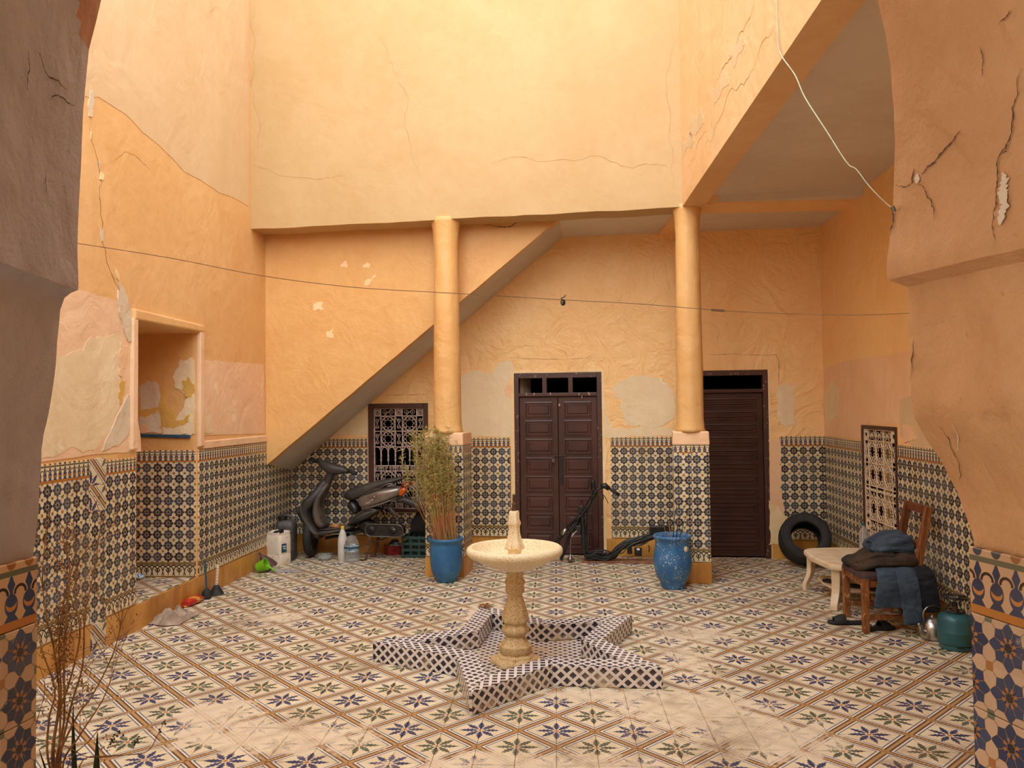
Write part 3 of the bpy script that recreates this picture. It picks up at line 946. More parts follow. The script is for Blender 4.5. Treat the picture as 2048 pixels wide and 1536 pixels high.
crack(CR, ur, z5([(160, 890), (210, 760), (280, 620)]), M['crackl'], .005, seed=87)
crack(CR, ur, z5([(320, 380), (390, 280), (470, 100), (500, 20)]), wd=.006, seed=88)

# ---------------------------------------------------------------- ceilings and cross beams
cl = struct('ceiling')
MB().hexa([BW.pt(bl, 3.65, -.1), BW.pt(br, 3.65, -.1), CW.pt(CW.sx(3.3), 3.65, -.05), CW.pt(CW.sx(-3.3), 3.65, -.05)],
          [BW.pt(bl, 3.9, -.1), BW.pt(br, 3.9, -.1), CW.pt(CW.sx(3.3), 3.9, -.05), CW.pt(CW.sx(-3.3), 3.9, -.05)]).build('ceiling_slab', M['ceiling'], cl)
MB().box((2.2, .35, 3.715+.1), (1.75, 6.4, .2)).build('ceiling_slab', M['ceiling'], cl)
bmn = struct('trim_1')
# cross beam from the right column to the right wall
mb = MB()
ya, yb = 3.463, 3.83
MB().hexa([Vector((1.30, ya+.01, 3.63)), Vector((3.0, ya+.03, 3.63)), Vector((3.0, yb+.03, 3.63)), Vector((1.30, yb, 3.63))],
          [Vector((1.30, ya, 3.9)), Vector((3.0, ya+.02, 3.9)), Vector((3.0, yb, 3.9)), Vector((1.30, yb, 3.9))]).build('beam', M['orange_in'], bmn)
# short beam from the right column back to the wall
b2 = struct('trim_2')
MB().box((1.35, 4.2, 3.75), (.24, 1.3, .25), Matrix.Rotation(.05, 3, 'Z')).build('beam', M['orange_in'], b2)
# ---------------------------------------------------------------- columns on tiled piers
def column(x0, x1, xs0, xs1, label):
    """pier front spans x0..x1, round shaft spans xs0..xs1 on the line of the columns"""
    s0, s1 = CW.sx(x0), CW.sx(x1)
    r = (CW.sx(xs1)-CW.sx(xs0))/2
    sc = (CW.sx(xs0)+CW.sx(xs1))/2
    base = CW.pt((s0+s1)/2, 0, -.18)
    t = thing('column', label, 'column', base)
    w, dp = s1-s0, s1-s0
    q = lambda z, e=0.0, o=0.0: [CW.pt(s0-e, z, e-o), CW.pt(s1+e, z, e-o), CW.pt(s1+e, z, -dp-e+o), CW.pt(s0-e, z, -dp-e+o)]
    MB().hexa(q(0, -.009), q(1.34, -.009)).build('pier_core', M['grout'], t)
    MB().hexa(q(1.315, .006), q(1.445, .002)).build('pier_cap', M['peach'], t, bevel=.012)
    MB().hexa(q(0, .004), q(.195, .003)).build('plinth', M['skirting'], t, bevel=.004)
    prof = [(r*1.12, 1.44), (r*1.05, 1.47), (r*1.0, 1.55)] + [(r*(1.0-.012*i), 1.55+i*.165) for i in range(1, 12)] + [(r*.92, 3.46), (r*.98, 3.54), (r*1.06, 3.60), (r*1.10, 3.64)]
    c = CW.pt(sc, 0, -r+.012)
    MB().lathe(prof, c, 40, wob=.008).build('shaft', M['orange'], t, smooth='all')
    fr = Wall((CW.pt(s0, 0, -.009).x, CW.pt(s0, 0, -.009).y), (CW.pt(s1, 0, -.009).x, CW.pt(s1, 0, -.009).y))
    fr.n = CW.n.copy()
    half = (s1-s0)/2
    for zz, h, kd, vs_ in [(.195, .133, 'kufic', 1/.133)]+[(.328+.2*i, min(.2, .92-.2*i), 'zellige', 5.0) for i in range(5)]+[(1.235, .09, 'border', 1/.09)]:
        if zz+h > 1.326: h = 1.326-zz
        for k in range(2):
            link('tile', tile_me(kd, half, h, 5.0, vs_, 0.0 if k else .2-half), t, jig(WORLD(t).inverted() @ fr.mat(half*(k+.5), zz+h/2, 0)))
        for sd in (0, 1):                                    # the two flanks
            p = CW.pt(s0+.009, 0, -.009) if sd == 0 else CW.pt(s1-.009, 0, -.009)
            b = p - CW.n*dp
            fl = Wall((p.x, p.y), (b.x, b.y)); fl.n = -CW.d if sd == 0 else CW.d.copy()
            for k in range(2):
                link('tile', tile_me(kd, half-.004, h, 5.0, vs_), t, jig(WORLD(t).inverted() @ fl.mat((half-.005)*(k+.5), zz+h/2, 0)))
    return t
column(-1.312, -.920, -1.244, -.964, 'orange round column rising behind the blue pot of tall dry grass')
column(1.139, 1.472, 1.179, 1.440, 'orange round column beside the sparsely planted speckled blue pot')

# ---------------------------------------------------------------- staircase against the back wall
st = thing('staircase', 'orange plastered staircase flank with a pale sloping underside at the back', 'staircase', (-3.0, 4.6, 0))
SW = Wall((-3.176, 4.365), (.061, 3.975))
a0, a1 = SW.on(533, 930), SW.on(1115, 440)
n = 26
low = [(a0[0]+(a1[0]-a0[0])*i/n, a0[1]+(a1[1]-a0[1])*i/n+.008*mnoise.noise(Vector((i*.7, 2, 0)))) for i in range(n+1)]
low = [(-.05, a0[1]-.04)]+low+[(a1[0]+.01, 3.646)]
top = [(s, 3.66) for s, z in low]
mb = MB()
def back(s, z):
    p = SW.pt(s, z)
    return Vector((p.x, 4.889-.0816*p.x-.01, z))
for (s, z), (s2, z2) in zip(low, low[1:]):
    if s2-s < 1e-4: continue
    mb.hexa([SW.pt(s, z), SW.pt(s2, z2), SW.pt(s2, 3.646), SW.pt(s, 3.646)], [SW.pt(s, z, -.12), SW.pt(s2, z2, -.12), SW.pt(s2, 3.646, -.12), SW.pt(s, 3.646, -.12)])
flank = mb.build('flank', M['orange'], st)
mb = MB()
k0, k1 = low[0], (a1[0]+.02, a1[1]+.015)
f = lambda s, z: SW.pt(s, z+.004, -.03)
b0, b1 = BW.on(632, 900), BW.on(1124, 475)
sl = (b1[1]-b0[1])/(b1[0]-b0[0])
bz = lambda s: b0[1]+(s-b0[0])*sl
bs0, bs1 = BW.sx(-3.2), BW.sx(.13)
bk = lambda s, z: BW.pt(s, z, -.01)
mb.hexa([f(*k0), f(*k1), bk(bs1, bz(bs1)), bk(bs0, bz(bs0))], [f(k0[0], k0[1]+.14), f(k1[0], k1[1]+.14), bk(bs1, bz(bs1)+.14), bk(bs0, bz(bs0)+.14)])
mb.build('underside', M['soffit'], st)
z7 = lambda pts: Z(pts, 500, 400, 2.2756)
for k, pl_ in enumerate(([(345, 600), (378, 585), (382, 625), (350, 625)], [(520, 370), (575, 340), (545, 385), (520, 388)], [(410, 300), (435, 275), (445, 305)], [(512, 295), (550, 290), (540, 308), (515, 308)], [(285, 470), (330, 462), (335, 500), (285, 500)])):
    patch(SW, st, z7(pl_), M['chip'], t=.003, amp=.3, seed=90+k)
crack(SW, st, z7([(1060, 118), (1150, 122), (1200, 112), (1222, 100)]), wd=.012, seed=96)
crack(SW, st, [(655, 745), (656, 775)], M['chip'], .006, seed=97)

# ---------------------------------------------------------------- the near horseshoe arch we look through
af = Vector((fwd.x, fwd.y, 0)).normalized(); ar = Vector((af.y, -af.x, 0))
ADEP = 1.72
def prof_pt(px, py):
    d = ray(px, py)
    p = CAM + d*(ADEP/d.dot(af))
    return ((p-CAM).dot(ar), p.z)
wf = struct('wall_front')
Lpx = [(62, 1560), (64, 1440), (66, 1300), (69, 1160), (70, 1110), (78, 1000), (84, 900), (88, 868), (98, 826), (108, 750), (114, 680), (121, 620), (130, 596), (142, 586), (156, 580), (157, 570), (156, 520), (157, 450), (160, 360), (165, 260), (171, 160), (178, 100), (190, 50), (203, -10)]
Rpx = [(1957, 1560), (1955, 1440), (1952, 1300), (1948, 1180), (1945, 1085), (1938, 1050), (1915, 985), (1880, 920), (1852, 880), (1828, 838), (1821, 800), (1818, 700), (1816, 600), (1813, 574), (1776, 560), (1773, 548), (1775, 520), (1783, 460), (1789, 390), (1791, 300), (1788, 220), (1780, 130), (1768, 60), (1750, -10)]
L = [prof_pt(*p) for p in Lpx]; R = [prof_pt(*p) for p in Rpx]
L = [(L[0][0], -.02), (L[0][0], .3)]+L; R = [(R[0][0], -.02), (R[0][0], .3)]+R
def close(P, sgn):
    x0, z0_ = P[-1]; zt = 3.12
    return P+[(x0*math.cos(t*PI/2/8), z0_+(zt-z0_)*math.sin(t*PI/2/8)) for t in range(1, 9)]
L, R = close(L, -1), close(R, 1)
def dense(P, st_):
    out = []
    for a, b in zip(P, P[1:]):
        k = max(1, int(math.hypot(b[0]-a[0], b[1]-a[1])/st_))
        out += [(a[0]+(b[0]-a[0])*i/k, a[1]+(b[1]-a[1])*i/k) for i in range(k)]
    return out+[P[-1]]
ZT = 1.398                                                     # top of the jamb tiles
M['terra'] = plaster('terracotta mend plaster', (176, 126, 96), (160, 108, 80), bumps=.7)
def side(P, sgn, mat_, sh_hi, sh_lo, name):
    P = dense(P, .022); NY = 26; TH = .62
    rings = []
    for j in range(NY+1):
        t = j/NY; ring = []
        for x, z in P:
            k = min(1, max(0, (z-ZT)/.45))
            sh = sh_lo+(sh_hi-sh_lo)*k
            xx = x + sh*t*TH
            tile = max(0, min(1, (z-ZT)/.06))
            nz = mnoise.noise(Vector((z*2.1, t*2.0, sgn*3)))*.014 + mnoise.noise(Vector((z*7, t*6, sgn*5)))*.008 + abs(mnoise.noise(Vector((z*13, t*10, sgn*2))))*.007*(1 if z > 1.98 else 1.5) + mnoise.noise(Vector((z*27, t*20, sgn)))*.0030
            xx += nz*tile*min(1, t*5+.35) - sgn*(-.004)*(1-tile)
            ring.append(CAM*0 + Vector((CAM.x, CAM.y, 0)) + af*(ADEP - t*TH) + ar*xx + Vector((0, 0, z)))
        rings.append(ring)
    n = len(P)
    mb = MB()
    V = [v for r in rings for v in r]
    F = [(j*n+i, j*n+i+1, (j+1)*n+i+1, (j+1)*n+i) for j in range(NY) for i in range(n-1)]
    # outer face columns
    o = len(V)
    for j in (0, NY):
        for i in range(n):
            z = P[i][1]
            V.append(Vector((CAM.x, CAM.y, 0))+af*(ADEP-(j/NY)*TH)+ar*(sgn*(3.2 if P[i][1] < 3.0 else 3.2))+Vector((0, 0, z if i < n-1 else 3.95)))
    for i in range(n-1):
        F.append((i, i+1, o+i+1, o+i)); F.append((NY*n+i, NY*n+i+1, o+n+i+1, o+n+i)); F.append((o+i, o+i+1, o+n+i+1, o+n+i))
    o2 = len(V)
    for j in (0, NY): V.append(Vector((CAM.x, CAM.y, 0))+af*(ADEP-(j/NY)*TH)+ar*P[-1][0]+Vector((0, 0, 3.95)))  # unseen wall top, kept low to let sky light into the far gallery
    F += [(n-1, o2, o+n-1), (NY*n+n-1, o2+1, o+2*n-1), (o2, o2+1, o+2*n-1, o+n-1), (n-1, NY*n+n-1, o2+1, o2)]
    mb.add(V, F)
    ob = mb.build(name, mat_, wf, smooth=True)
    ob.data.materials.append(M['fascia']); ob.data.materials.append(M['terra'])                 # unseen side turned to the yard, made pale to bounce light into the gallery
    for p in ob.data.polygons:
        if p.normal.dot(af) > .9: p.material_index = 1
        elif sgn < 0:
            q_ = px_of(*p.center)                             # terracotta mend at the head of the left jamb
            d_ = (p.center-CAM).dot(af)
            if d_ > 1.36+.10*mnoise.noise(p.center*9) and p.center.z > 2.475+(ADEP-d_)*.5+.03*mnoise.noise(p.center*14): p.material_index = 2
    return ob
ra = ray(712, 822); 
sR = -((ra.dot(ar))/(ra.dot(af)))                         # lateral change per metre towards the camera
ra = ray(1236, 825)
sLlo = -((ra.dot(ar))/(ra.dot(af)))
left = side(L, -1, M['arch_l'], .14, sLlo, 'jamb')
right = side(R, 1, M['arch_r'], sR, sR, 'jamb')
# glazed tiles on both jambs
def jamb_tiles(P, sgn, sh):
    x0 = P[3][0] if sgn < 0 else P[3][0]
    base = Vector((CAM.x, CAM.y, 0))+af*ADEP+ar*(x0)
    d = (-af+ar*sh).normalized()
    w = Wall((base.x, base.y), (base.x+d.x, base.y+d.y))
    w.n = Vector((w.d.y, -w.d.x, 0))
    if w.n.dot(ar)*sgn > 0: w.n = -w.n
    s = .004
    for k in range(3):
        wd, u0 = (.15, .25) if k == 0 and sgn > 0 else (.2, 0.0)
        link('tile', tile_me('border_near', wd, .14, 5.0, 1/.14, u0), wf, jig(w.mat(s+wd/2, ZT-.01-.07, .006)))
        zz = ZT-.15
        for r_ in range(7):
            link('tile', tile_me('zellige_near', wd, .2, 5.0, 5.0, u0), wf, jig(w.mat(s+wd/2, zz-.1, .006))); zz -= .2
        s += wd
    return w
jl = jamb_tiles(L, -1, sLlo)
jr = jamb_tiles(R, 1, sR)
# cracks on the right jamb found on its real surface
dgm = right.data
bvh = BVHTree.FromPolygons([v.co for v in dgm.vertices], [tuple(p.vertices) for p in dgm.polygons])
bvl = BVHTree.FromPolygons([v.co for v in left.data.vertices], [tuple(p.vertices) for p in left.data.polygons])
def arch_crack(pts, wd, mat_=None, b=bvh, seed=1):
    H = []
    for p in pts:
        h = b.ray_cast(CAM, ray(*p).normalized())
        if h[0] is not None: H.append((h[0], h[1]))
    if len(H) < 2: return
    nr = sum((h[1] for h in H), Vector())/len(H)
    if nr.dot(CAM-H[0][0]) < 0: nr = -nr
    nr.normalize()
    crack_pts([h[0]+nr*.003 for h in H], nr, wf, mat_ or M['crack'], wd, seed=seed)
for k, (pts, wd) in enumerate((([(1310, 840), (1340, 800), (1420, 720), (1460, 680), (1500, 625)], .006), ([(1300, 885), (1330, 920), (1355, 960), (1372, 1010), (1365, 1060)], .003), ([(1790, 330), (1775, 450), (1745, 590), (1728, 680), (1690, 740), (1680, 860), (1670, 960), (1650, 1080), (1660, 1190)], .004), ([(1590, 225), (1608, 300), (1600, 370)], .003), ([(1270, 880), (1275, 810)], .008), ([(1185, 890), (1250, 890), (1272, 870)], .003), ([(1180, 1000), (1175, 1060), (1165, 1130)], .006), ([(1690, 740), (1720, 730), (1730, 690)], .003), ([(1680, 120), (1720, 80), (1735, 50)], .004))):
    arch_crack(z5(pts), wd, seed=k)
arch_crack(z5([(1700, 830), (1705, 900), (1712, 980), (1690, 1080)]), .030, M['greywhite'], seed=21)
arch_crack(z5([(1290, 835), (1292, 880)]), .02, M['greywhite'], seed=22)
for k, pts in enumerate(([(1830, 680), (1822, 760), (1830, 870)], [(1880, 850), (1908, 900), (1920, 960)], [(1908, 845), (1914, 900)])): arch_crack(pts, .003, seed=30+k, mat_=M['greywhite'] if k == 2 else None)
for k, pts in enumerate(([(110, 215), (120, 300), (112, 400)], [(150, 215), (200, 330), (290, 400)], [(190, 740), (195, 850)], [(210, 440), (270, 430), (320, 460)])): arch_crack(z0(pts), .004, b=bvl, seed=40+k)

# camera-side gallery that the arch belongs to
gb = struct('wall_gallery')
bx = lambda c, s: MB().box(c, s)
bx((0, -4.6, 3.75), (9, 3.6, .2)).build('gallery_roof', M['ceiling'], gb)
bx((0, -6.35, 1.9), (9, .2, 4.0)).build('gallery_wall', M['faded'], gb)  # unseen wall, made cream to send more light onto the arch
for sx in (1,): bx((sx*3.3, -4.6, 1.9), (.2, 3.8, 4.0)).build('gallery_wall', M['orange'], gb)  # left end kept open so light reaches the right jamb

M['engine0'] = simple('blackened iron', (58, 46, 40), .5, .4)
# ---------------------------------------------------------------- doors
def door(name, D, leaves, rows, dpt, lmat, transom, lights, zsplit):
    d = struct(name)
    a, b, _, top = D
    fw = .055
    z_t = zsplit
    MB().hexa([BW.pt(a, 0, .012), BW.pt(a+fw, 0, .012), BW.pt(a+fw, top, .012), BW.pt(a, top, .012)], [BW.pt(a, 0, -.12), BW.pt(a+fw, 0, -.12), BW.pt(a+fw, top, -.12), BW.pt(a, top, -.12)]).build('door_post', M['brownframe'], d, bevel=.004)
    MB().hexa([BW.pt(b-fw, 0, .012), BW.pt(b, 0, .012), BW.pt(b, top, .012), BW.pt(b-fw, top, .012)], [BW.pt(b-fw, 0, -.12), BW.pt(b, 0, -.12), BW.pt(b, top, -.12), BW.pt(b-fw, top, -.12)]).build('door_post', M['brownframe'], d, bevel=.004)
    def rail(s0, s1, za, zb, o1=.010, o0=-.11, nm='door_rail', m=None):
        MB().hexa([BW.pt(s0, za, o1), BW.pt(s1, za, o1), BW.pt(s1, zb, o1), BW.pt(s0, zb, o1)], [BW.pt(s0, za, o0), BW.pt(s1, za, o0), BW.pt(s1, zb, o0), BW.pt(s0, zb, o0)]).build(nm, m or lmat, d, bevel=.004)
    rail(a+fw, b-fw, top-.06, top, m=M['brownframe'])
    rail(a+fw, b-fw, z_t, z_t+.04)
    for k in range(1, lights):
        s = a+fw+(b-a-2*fw)*k/lights
        rail(s-.026, s+.026, z_t+.04, top-.06, nm='mullion')
    x0, x1 = a+fw, b-fw
    lw = (x1-x0)/leaves
    for k in range(leaves):
        s0, s1 = x0+lw*k+.003, x0+lw*(k+1)-.003
        zb, zt = .015, z_t-.004
        lf = MB()
        q = lambda o: [BW.pt(s0, zb, o), BW.pt(s1, zb, o), BW.pt(s1, zt, o), BW.pt(s0, zt, o)]
        leaf = lf.hexa(q(-dpt-.035), q(-dpt)).build('door_leaf', lmat, d, bevel=.003)
        st_ = .075
        rh = (zt-zb-.09)/rows
        for r_ in range(rows):
            za, zc = zb+.075+r_*rh, zb+.075+(r_+1)*rh-.055
            if r_ == 0: pass
            u0, u1 = s0+st_, s1-st_
            ring = lambda e, o: [BW.pt(u0+e, za+e, -dpt+o), BW.pt(u1-e, za+e, -dpt+o), BW.pt(u1-e, zc-e, -dpt+o), BW.pt(u0+e, zc-e, -dpt+o)]
            mb = MB()
            # raised moulding, then a sunk field with a raised centre
            mb.rings([ring(-.014, -.002), ring(-.012, .008), ring(.0, .010), ring(.010, -.003+.002), ring(.026, -.002+.002), ring(.036, .009)], caps=False)
            mb.add(ring(.036, .009), [(0, 1, 2, 3)])
            mb.build('panel', lmat, leaf)
    return d
d1 = door('door_1', D1, 2, 8, .03, M['brown'], True, 3, 1.815)
d2 = door('door_2', D2, 1, 12, .03, M['brown2'], True, 1, 1.83)
# pale jamb seen through the first fanlight
MB().hexa([BW.pt(D1[0]+.055, 1.86, -.13), BW.pt(D1[0]+.15, 1.86, -.4), BW.pt(D1[0]+.15, 2.03, -.4), BW.pt(D1[0]+.055, 2.03, -.13)], [BW.pt(D1[0]+.05, 1.86, -.14), BW.pt(D1[0]+.145, 1.86, -.42), BW.pt(D1[0]+.145, 2.03, -.42), BW.pt(D1[0]+.05, 2.03, -.14)]).build('reveal', M['greywhite'], d1)
mid = (D1[0]+D1[1])/2
hz = BW.on(1115, 912)[1]
ms = BW.on(1108, 912)[0]
bolt = MB(); bolt.tube([BW.pt(ms-.02, hz, -.012), BW.pt(ms+.14, hz, -.012)], .005, 8)
for s in (.03, .10): bolt.box(BW.pt(ms+s, hz, -.018), (.02, .012, .03))
bolt = bolt.build('bolt', M['engine0'], d1)
pdl = MB(); pdl.box(BW.pt(ms-.01, hz-.055, -.0), (.03, .014, .042)); pdl.tube([BW.pt(ms-.01+.011*math.cos(t), hz-.034+.026*math.sin(t), 0) for t in [PI*i/8 for i in range(9)]], .0035, 6)
pdl.build('padlock', M['steel'], d1, bevel=.002)
q = lambda o: [BW.pt(mid+.012, .80+.0, o), BW.pt(mid+.052, .80, o), BW.pt(mid+.052, 1.11, o), BW.pt(mid+.012, 1.11, o)]
MB().hexa(q(-.03), q(-.022)).build('lock_plate', M['blackpl'], d1, bevel=.002)
for k in range(9):
    s = random.uniform(D1[0]+.1, D1[1]-.1); zz = random.choice([1.83, 1.82, 1.79, 1.70])
    MB().hexa([BW.pt(s, zz, -.032), BW.pt(s+.005, zz, -.032), BW.pt(s+.003, zz+.03, -.032), BW.pt(s, zz+.03, -.032)], [BW.pt(s, zz, .012), BW.pt(s+.005, zz, .012), BW.pt(s+.003, zz+.03, .012), BW.pt(s, zz+.03, .012)]).build('paint_drip', M['chip'], d1)

# ---------------------------------------------------------------- wrought iron gratings
def sp(cx, cy, r0, r1, a0, turns, n=16):
    return [(cx+(r0+(r1-r0)*i/n)*math.cos(a0+turns*2*PI*i/n), cy+(r0+(r1-r0)*i/n)*math.sin(a0+turns*2*PI*i/n)) for i in range(n+1)]
def flat_tube(mb, pts, r, w):
    mb.tube([Vector((x, y, 0)) for x, y in pts], r, 4, caps=False)
def motif_ring(W, H, m):
    mb = MB(); r = .0034
    R_ = min(W, H)*.47
    kx, ky = W/min(W, H), H/min(W, H)
    flat_tube(mb, [(R_*kx*math.cos(2*PI*i/20), R_*ky*math.sin(2*PI*i/20)) for i in range(21)], r, 0)
    for k in range(8):
        a = 2*PI*(k+.5)/8; q = R_*.72
        flat_tube(mb, [(q*kx*math.cos(a)+R_*.24*math.cos(2*PI*i/9), q*ky*math.sin(a)+R_*.24*math.sin(2*PI*i/9)) for i in range(10)], r, 0)
    for sx in (-1, 1):
        for sy in (-1, 1):
            flat_tube(mb, [(sx*(W*.49-.022+.02*math.cos(t)), sy*(H*.49-.022+.02*math.sin(t))) for t in [2*PI*i/7 for i in range(8)]], r*.9, 0)
    return mb.mesh('rosette', m)
def motif_s(W, H, m, fl=1):
    mb = MB(); r = .0034
    c = W*.27
    up = sp(0, H*.24, c*.15, c, PI*.5 if fl > 0 else PI*.5, 1.4*fl)
    dn = [(-x, -y) for x, y in up]
    flat_tube(mb, up, r, 0); flat_tube(mb, dn, r, 0)
    flat_tube(mb, [up[-1], (up[-1][0]*.4, up[-1][1]*.4), (dn[-1][0]*.4, dn[-1][1]*.4), dn[-1]], r, 0)
    flat_tube(mb, [(W*.45*fl, H*.46), (W*.1*fl, H*.1), (-W*.1*fl, -H*.1), (-W*.45*fl, -H*.46)], r, 0)
    return mb.mesh('scroll', m)
def motif_sh(W, H, m):
    mb = MB(); r = .0034
    for sx in (-1, 1):
        flat_tube(mb, sp(sx*W*.26, 0, .006, H*.40, PI*.5, sx*1.5), r, 0)
    flat_tube(mb, [(-W*.26, -H*.40), (0, 0), (W*.26, H*.40)], r, 0)
    return mb.mesh('scroll', m)
def motif_curl(W, H, m):
    mb = MB(); r = .004
    for sx in (-1, 1): flat_tube(mb, sp(sx*W*.24, H*.1, .004, W*.2, PI*.5, sx*1.2, 10), r, 0)
    flat_tube(mb, [(-W*.4, -H*.45), (0, -H*.1), (W*.4, -H*.45)], r, 0)
    return mb.mesh('curl', m)
def motif_bal(W, H, m):
    mb = MB()
    mb.tube([(0, -H*.5, 0), (0, -H*.28, 0)], .004, 6)
    mb.lathe([(.005, 0), (.016, .012), (.012, .03), (.013, H*.55), (.010, H*.60)], (0, 0, 0), 8)
    me = MB()
    me.tube([(0, -H*.5, 0), (0, -H*.25, 0), (0, -H*.245, 0), (0, -H*.2, 0), (0, -H*.16, 0), (0, H*.28, 0), (0, H*.32, 0), (0, H*.5, 0)], [.004, .004, .013, .013, .009, .010, .006, .006], 6)
    hw = W/2
    for sx in (-1, 1): flat_tube(me, [(0, H*.26), (sx*.012, H*.36), (sx*hw*.6, H*.45), (sx*hw, H*.48)], .0045, 0)
    return me.mesh('baluster', m)

def grating(name, w, O, iron, cols, rows, fw, off):
    """cols/rows: lists of (size, kind)"""
    g = struct(name)
    a, b, z0_, z1_ = O
    for nm, s0, s1, za, zb in (('frame_post', a, a+fw, z0_, z1_), ('frame_post', b-fw, b, z0_, z1_), ('frame_rail', a+fw, b-fw, z1_-fw, z1_), ('frame_rail', a+fw, b-fw, z0_, z0_+fw*.6)):
        MB().hexa([w.pt(s0, za, .014), w.pt(s1, za, .014), w.pt(s1, zb, .014), w.pt(s0, zb, .014)], [w.pt(s0, za, -.16), w.pt(s1, za, -.16), w.pt(s1, zb, -.16), w.pt(s0, zb, -.16)]).build(nm, M['brown'], g, bevel=.004)
    sa, sb, zt, zb_ = a+fw, b-fw, z1_-fw, z0_+fw*.6
    k = (sb-sa)/sum(c for c, _ in cols); kz = (zt-zb_)/sum(r for r, _ in rows)
    xs = [sa]
    for c, _ in cols: xs.append(xs[-1]+c*k)
    zs = [zt]
    for r, _ in rows: zs.append(zs[-1]-r*kz)
    for i, s in enumerate(xs):
        e = .005 if 0 < i < len(xs)-1 else .008
        ss_ = min(max(s, sa+e), sb-e)
        MB().bar(w.pt(ss_, zb_, off), w.pt(ss_, zt, off), e*1.6, .012, up=w.n).build('upright', iron, g)
    for j, z in enumerate(zs):
        zz = min(max(z, zb_+.006), zt-.006)
        MB().bar(w.pt(sa, zz, off), w.pt(sb, zz, off), .009, .012, up=w.n).build('crossbar', iron, g)
    cache = {}
    for j, (r, rk) in enumerate(rows):
        H = r*kz; zc = (zs[j]+zs[j+1])/2
        if rk in ('bal', 'curl'):
            nb = max(2, round((sb-sa)/(.082 if rk == 'bal' else .085)))
            W_ = (sb-sa)/nb
            key = (rk, round(H, 4))
            if key not in cache: cache[key] = (motif_bal if rk == 'bal' else motif_curl)(W_, H, iron)
            for i in range(nb+(0 if rk == 'curl' else -1)):
                link('baluster' if rk == 'bal' else 'curl', cache[key], g, w.mat(sa+W_*(i+(1 if rk == 'bal' else .5)), zc, off))
            continue
        for i, (c, ck) in enumerate(cols):
            W_ = c*k; kind = ck if rk == 'main' else 'sh'
            if rk == 'top' and ck == 's': kind = 'ring'
            fl = 1 if i % 4 < 2 else -1
            key = (kind, round(W_, 3), round(H, 3), fl)
            if key not in cache:
                cache[key] = {'ring': lambda: motif_ring(W_*.98, H*.98, iron), 's': lambda: motif_s(W_*.95, H*.95, iron, fl), 'sh': lambda: motif_sh(W_*.95, H*.95, iron)}[kind]()
            link({'ring': 'rosette'}.get(kind, 'scroll'), cache[key], g, w.mat((xs[i]+xs[i+1])/2, zc, off))
    return g
grating('window_1', BW, W1, M['iron'], [(.085, 's'), (.17, 'ring'), (.085, 's'), (.17, 'ring'), (.085, 's')],
        [(.085, 'top'), (.17, 'main'), (.175, 'main'), (.21, 'bal'), (.06, 'curl'), (.17, 'main'), (.17, 'main'), (.08, 'top')], .058, -.03)
grating('window_2', RW, W2, M['iron_cream'], [(.1, 's'), (.17, 'ring'), (.17, 'ring'), (.17, 'ring'), (.1, 's')],
        [(.10, 'top'), (.20, 'main'), (.20, 'main'), (.10, 'curl'), (.20, 'main'), (.10, 'top'), (.16, 'main')], .034, -.005)
# ---------------------------------------------------------------- materials for the things
M['stone'] = simple('speckled cream terrazzo', (218, 192, 142), .6, nscale=95, rgb2=(168, 132, 84), lo=.46, hi=.7, bump=.3)
M['stone_top'] = simple('bleached cream terrazzo', (234, 216, 174), .6, nscale=95, rgb2=(190, 156, 106), lo=.50, hi=.72, bump=.3)
def pot_mat(name, speck):
    k = Mt(name, .42)
    n = k.noise(6, 5, .6)
    c = k.mix(n.ss(.4, .65), lin(38, 92, 138), lin(50, 108, 152))
    s = k.noise(75, 3, .75)
    px_, py_, pz = k.pos('Object')
    band = (k.noise(7, 4, .6)).ss(.42, .6)
    c = k.mix(s.ss(speck, speck+.04)*band, c, lin(206, 208, 204))
    d = k.noise(3, 6, .7)
    c = k.mix(d.ss(.6, .7)*.4, c, lin(70, 96, 120))
    k.col(c); k.bump(k.noise(14, 4), .15, .01)
    return k.m
M['pot_a'] = pot_mat('blue glazed pot', .69)
M['pot_b'] = pot_mat('speckled blue glazed pot', .575)
M['grass_stem'] = simple('dry reddish stems', (172, 112, 66), .8, nscale=6, rgb2=(150, 134, 70))
M['grass_leaf'] = simple('dry yellow green foliage', (134, 134, 62), .8, nscale=9, rgb2=(170, 156, 88), lo=.45, hi=.6)
M['grass_dry'] = simple('straw foliage', (186, 160, 96), .8, nscale=9, rgb2=(150, 130, 66))
M['dry_stem'] = simple('dry brown stalk', (162, 122, 72), .8, nscale=9, rgb2=(112, 78, 46))
M['seed'] = simple('dry seed heads', (150, 108, 58), .85, nscale=30, rgb2=(110, 74, 42))
M['blade'] = simple('dark green sword leaf', (44, 66, 38), .4, nscale=14, rgb2=(30, 48, 28))
M['scoot_dark'] = simple('dusty dark grey plastic', (64, 58, 54), .5, nscale=5, rgb2=(46, 42, 40))
M['scoot_in'] = simple('dusty brown grey plastic', (92, 80, 68), .6, nscale=8, rgb2=(62, 54, 48))
M['scoot_silver'] = simple('dusty silver bodywork', (136, 124, 112), .3, .55, nscale=6, rgb2=(110, 100, 90))
M['seat'] = simple('faded dark seat cover', (66, 60, 52), .6, nscale=7, rgb2=(44, 40, 36))
M['redlens'] = simple('red lens', (120, 30, 22), .2)
M['orangelens'] = simple('orange lens', (206, 92, 26), .2)
M['rust'] = simple('rusty steel', (106, 78, 52), .7, .3, nscale=22, rgb2=(70, 46, 32))
M['engine'] = simple('greasy metal', (54, 48, 44), .5, .5, nscale=24, rgb2=(30, 27, 26))
M['jerry_white'] = simple('scuffed white plastic', (226, 214, 192), .5, nscale=18, rgb2=(176, 160, 136), lo=.55, hi=.72)
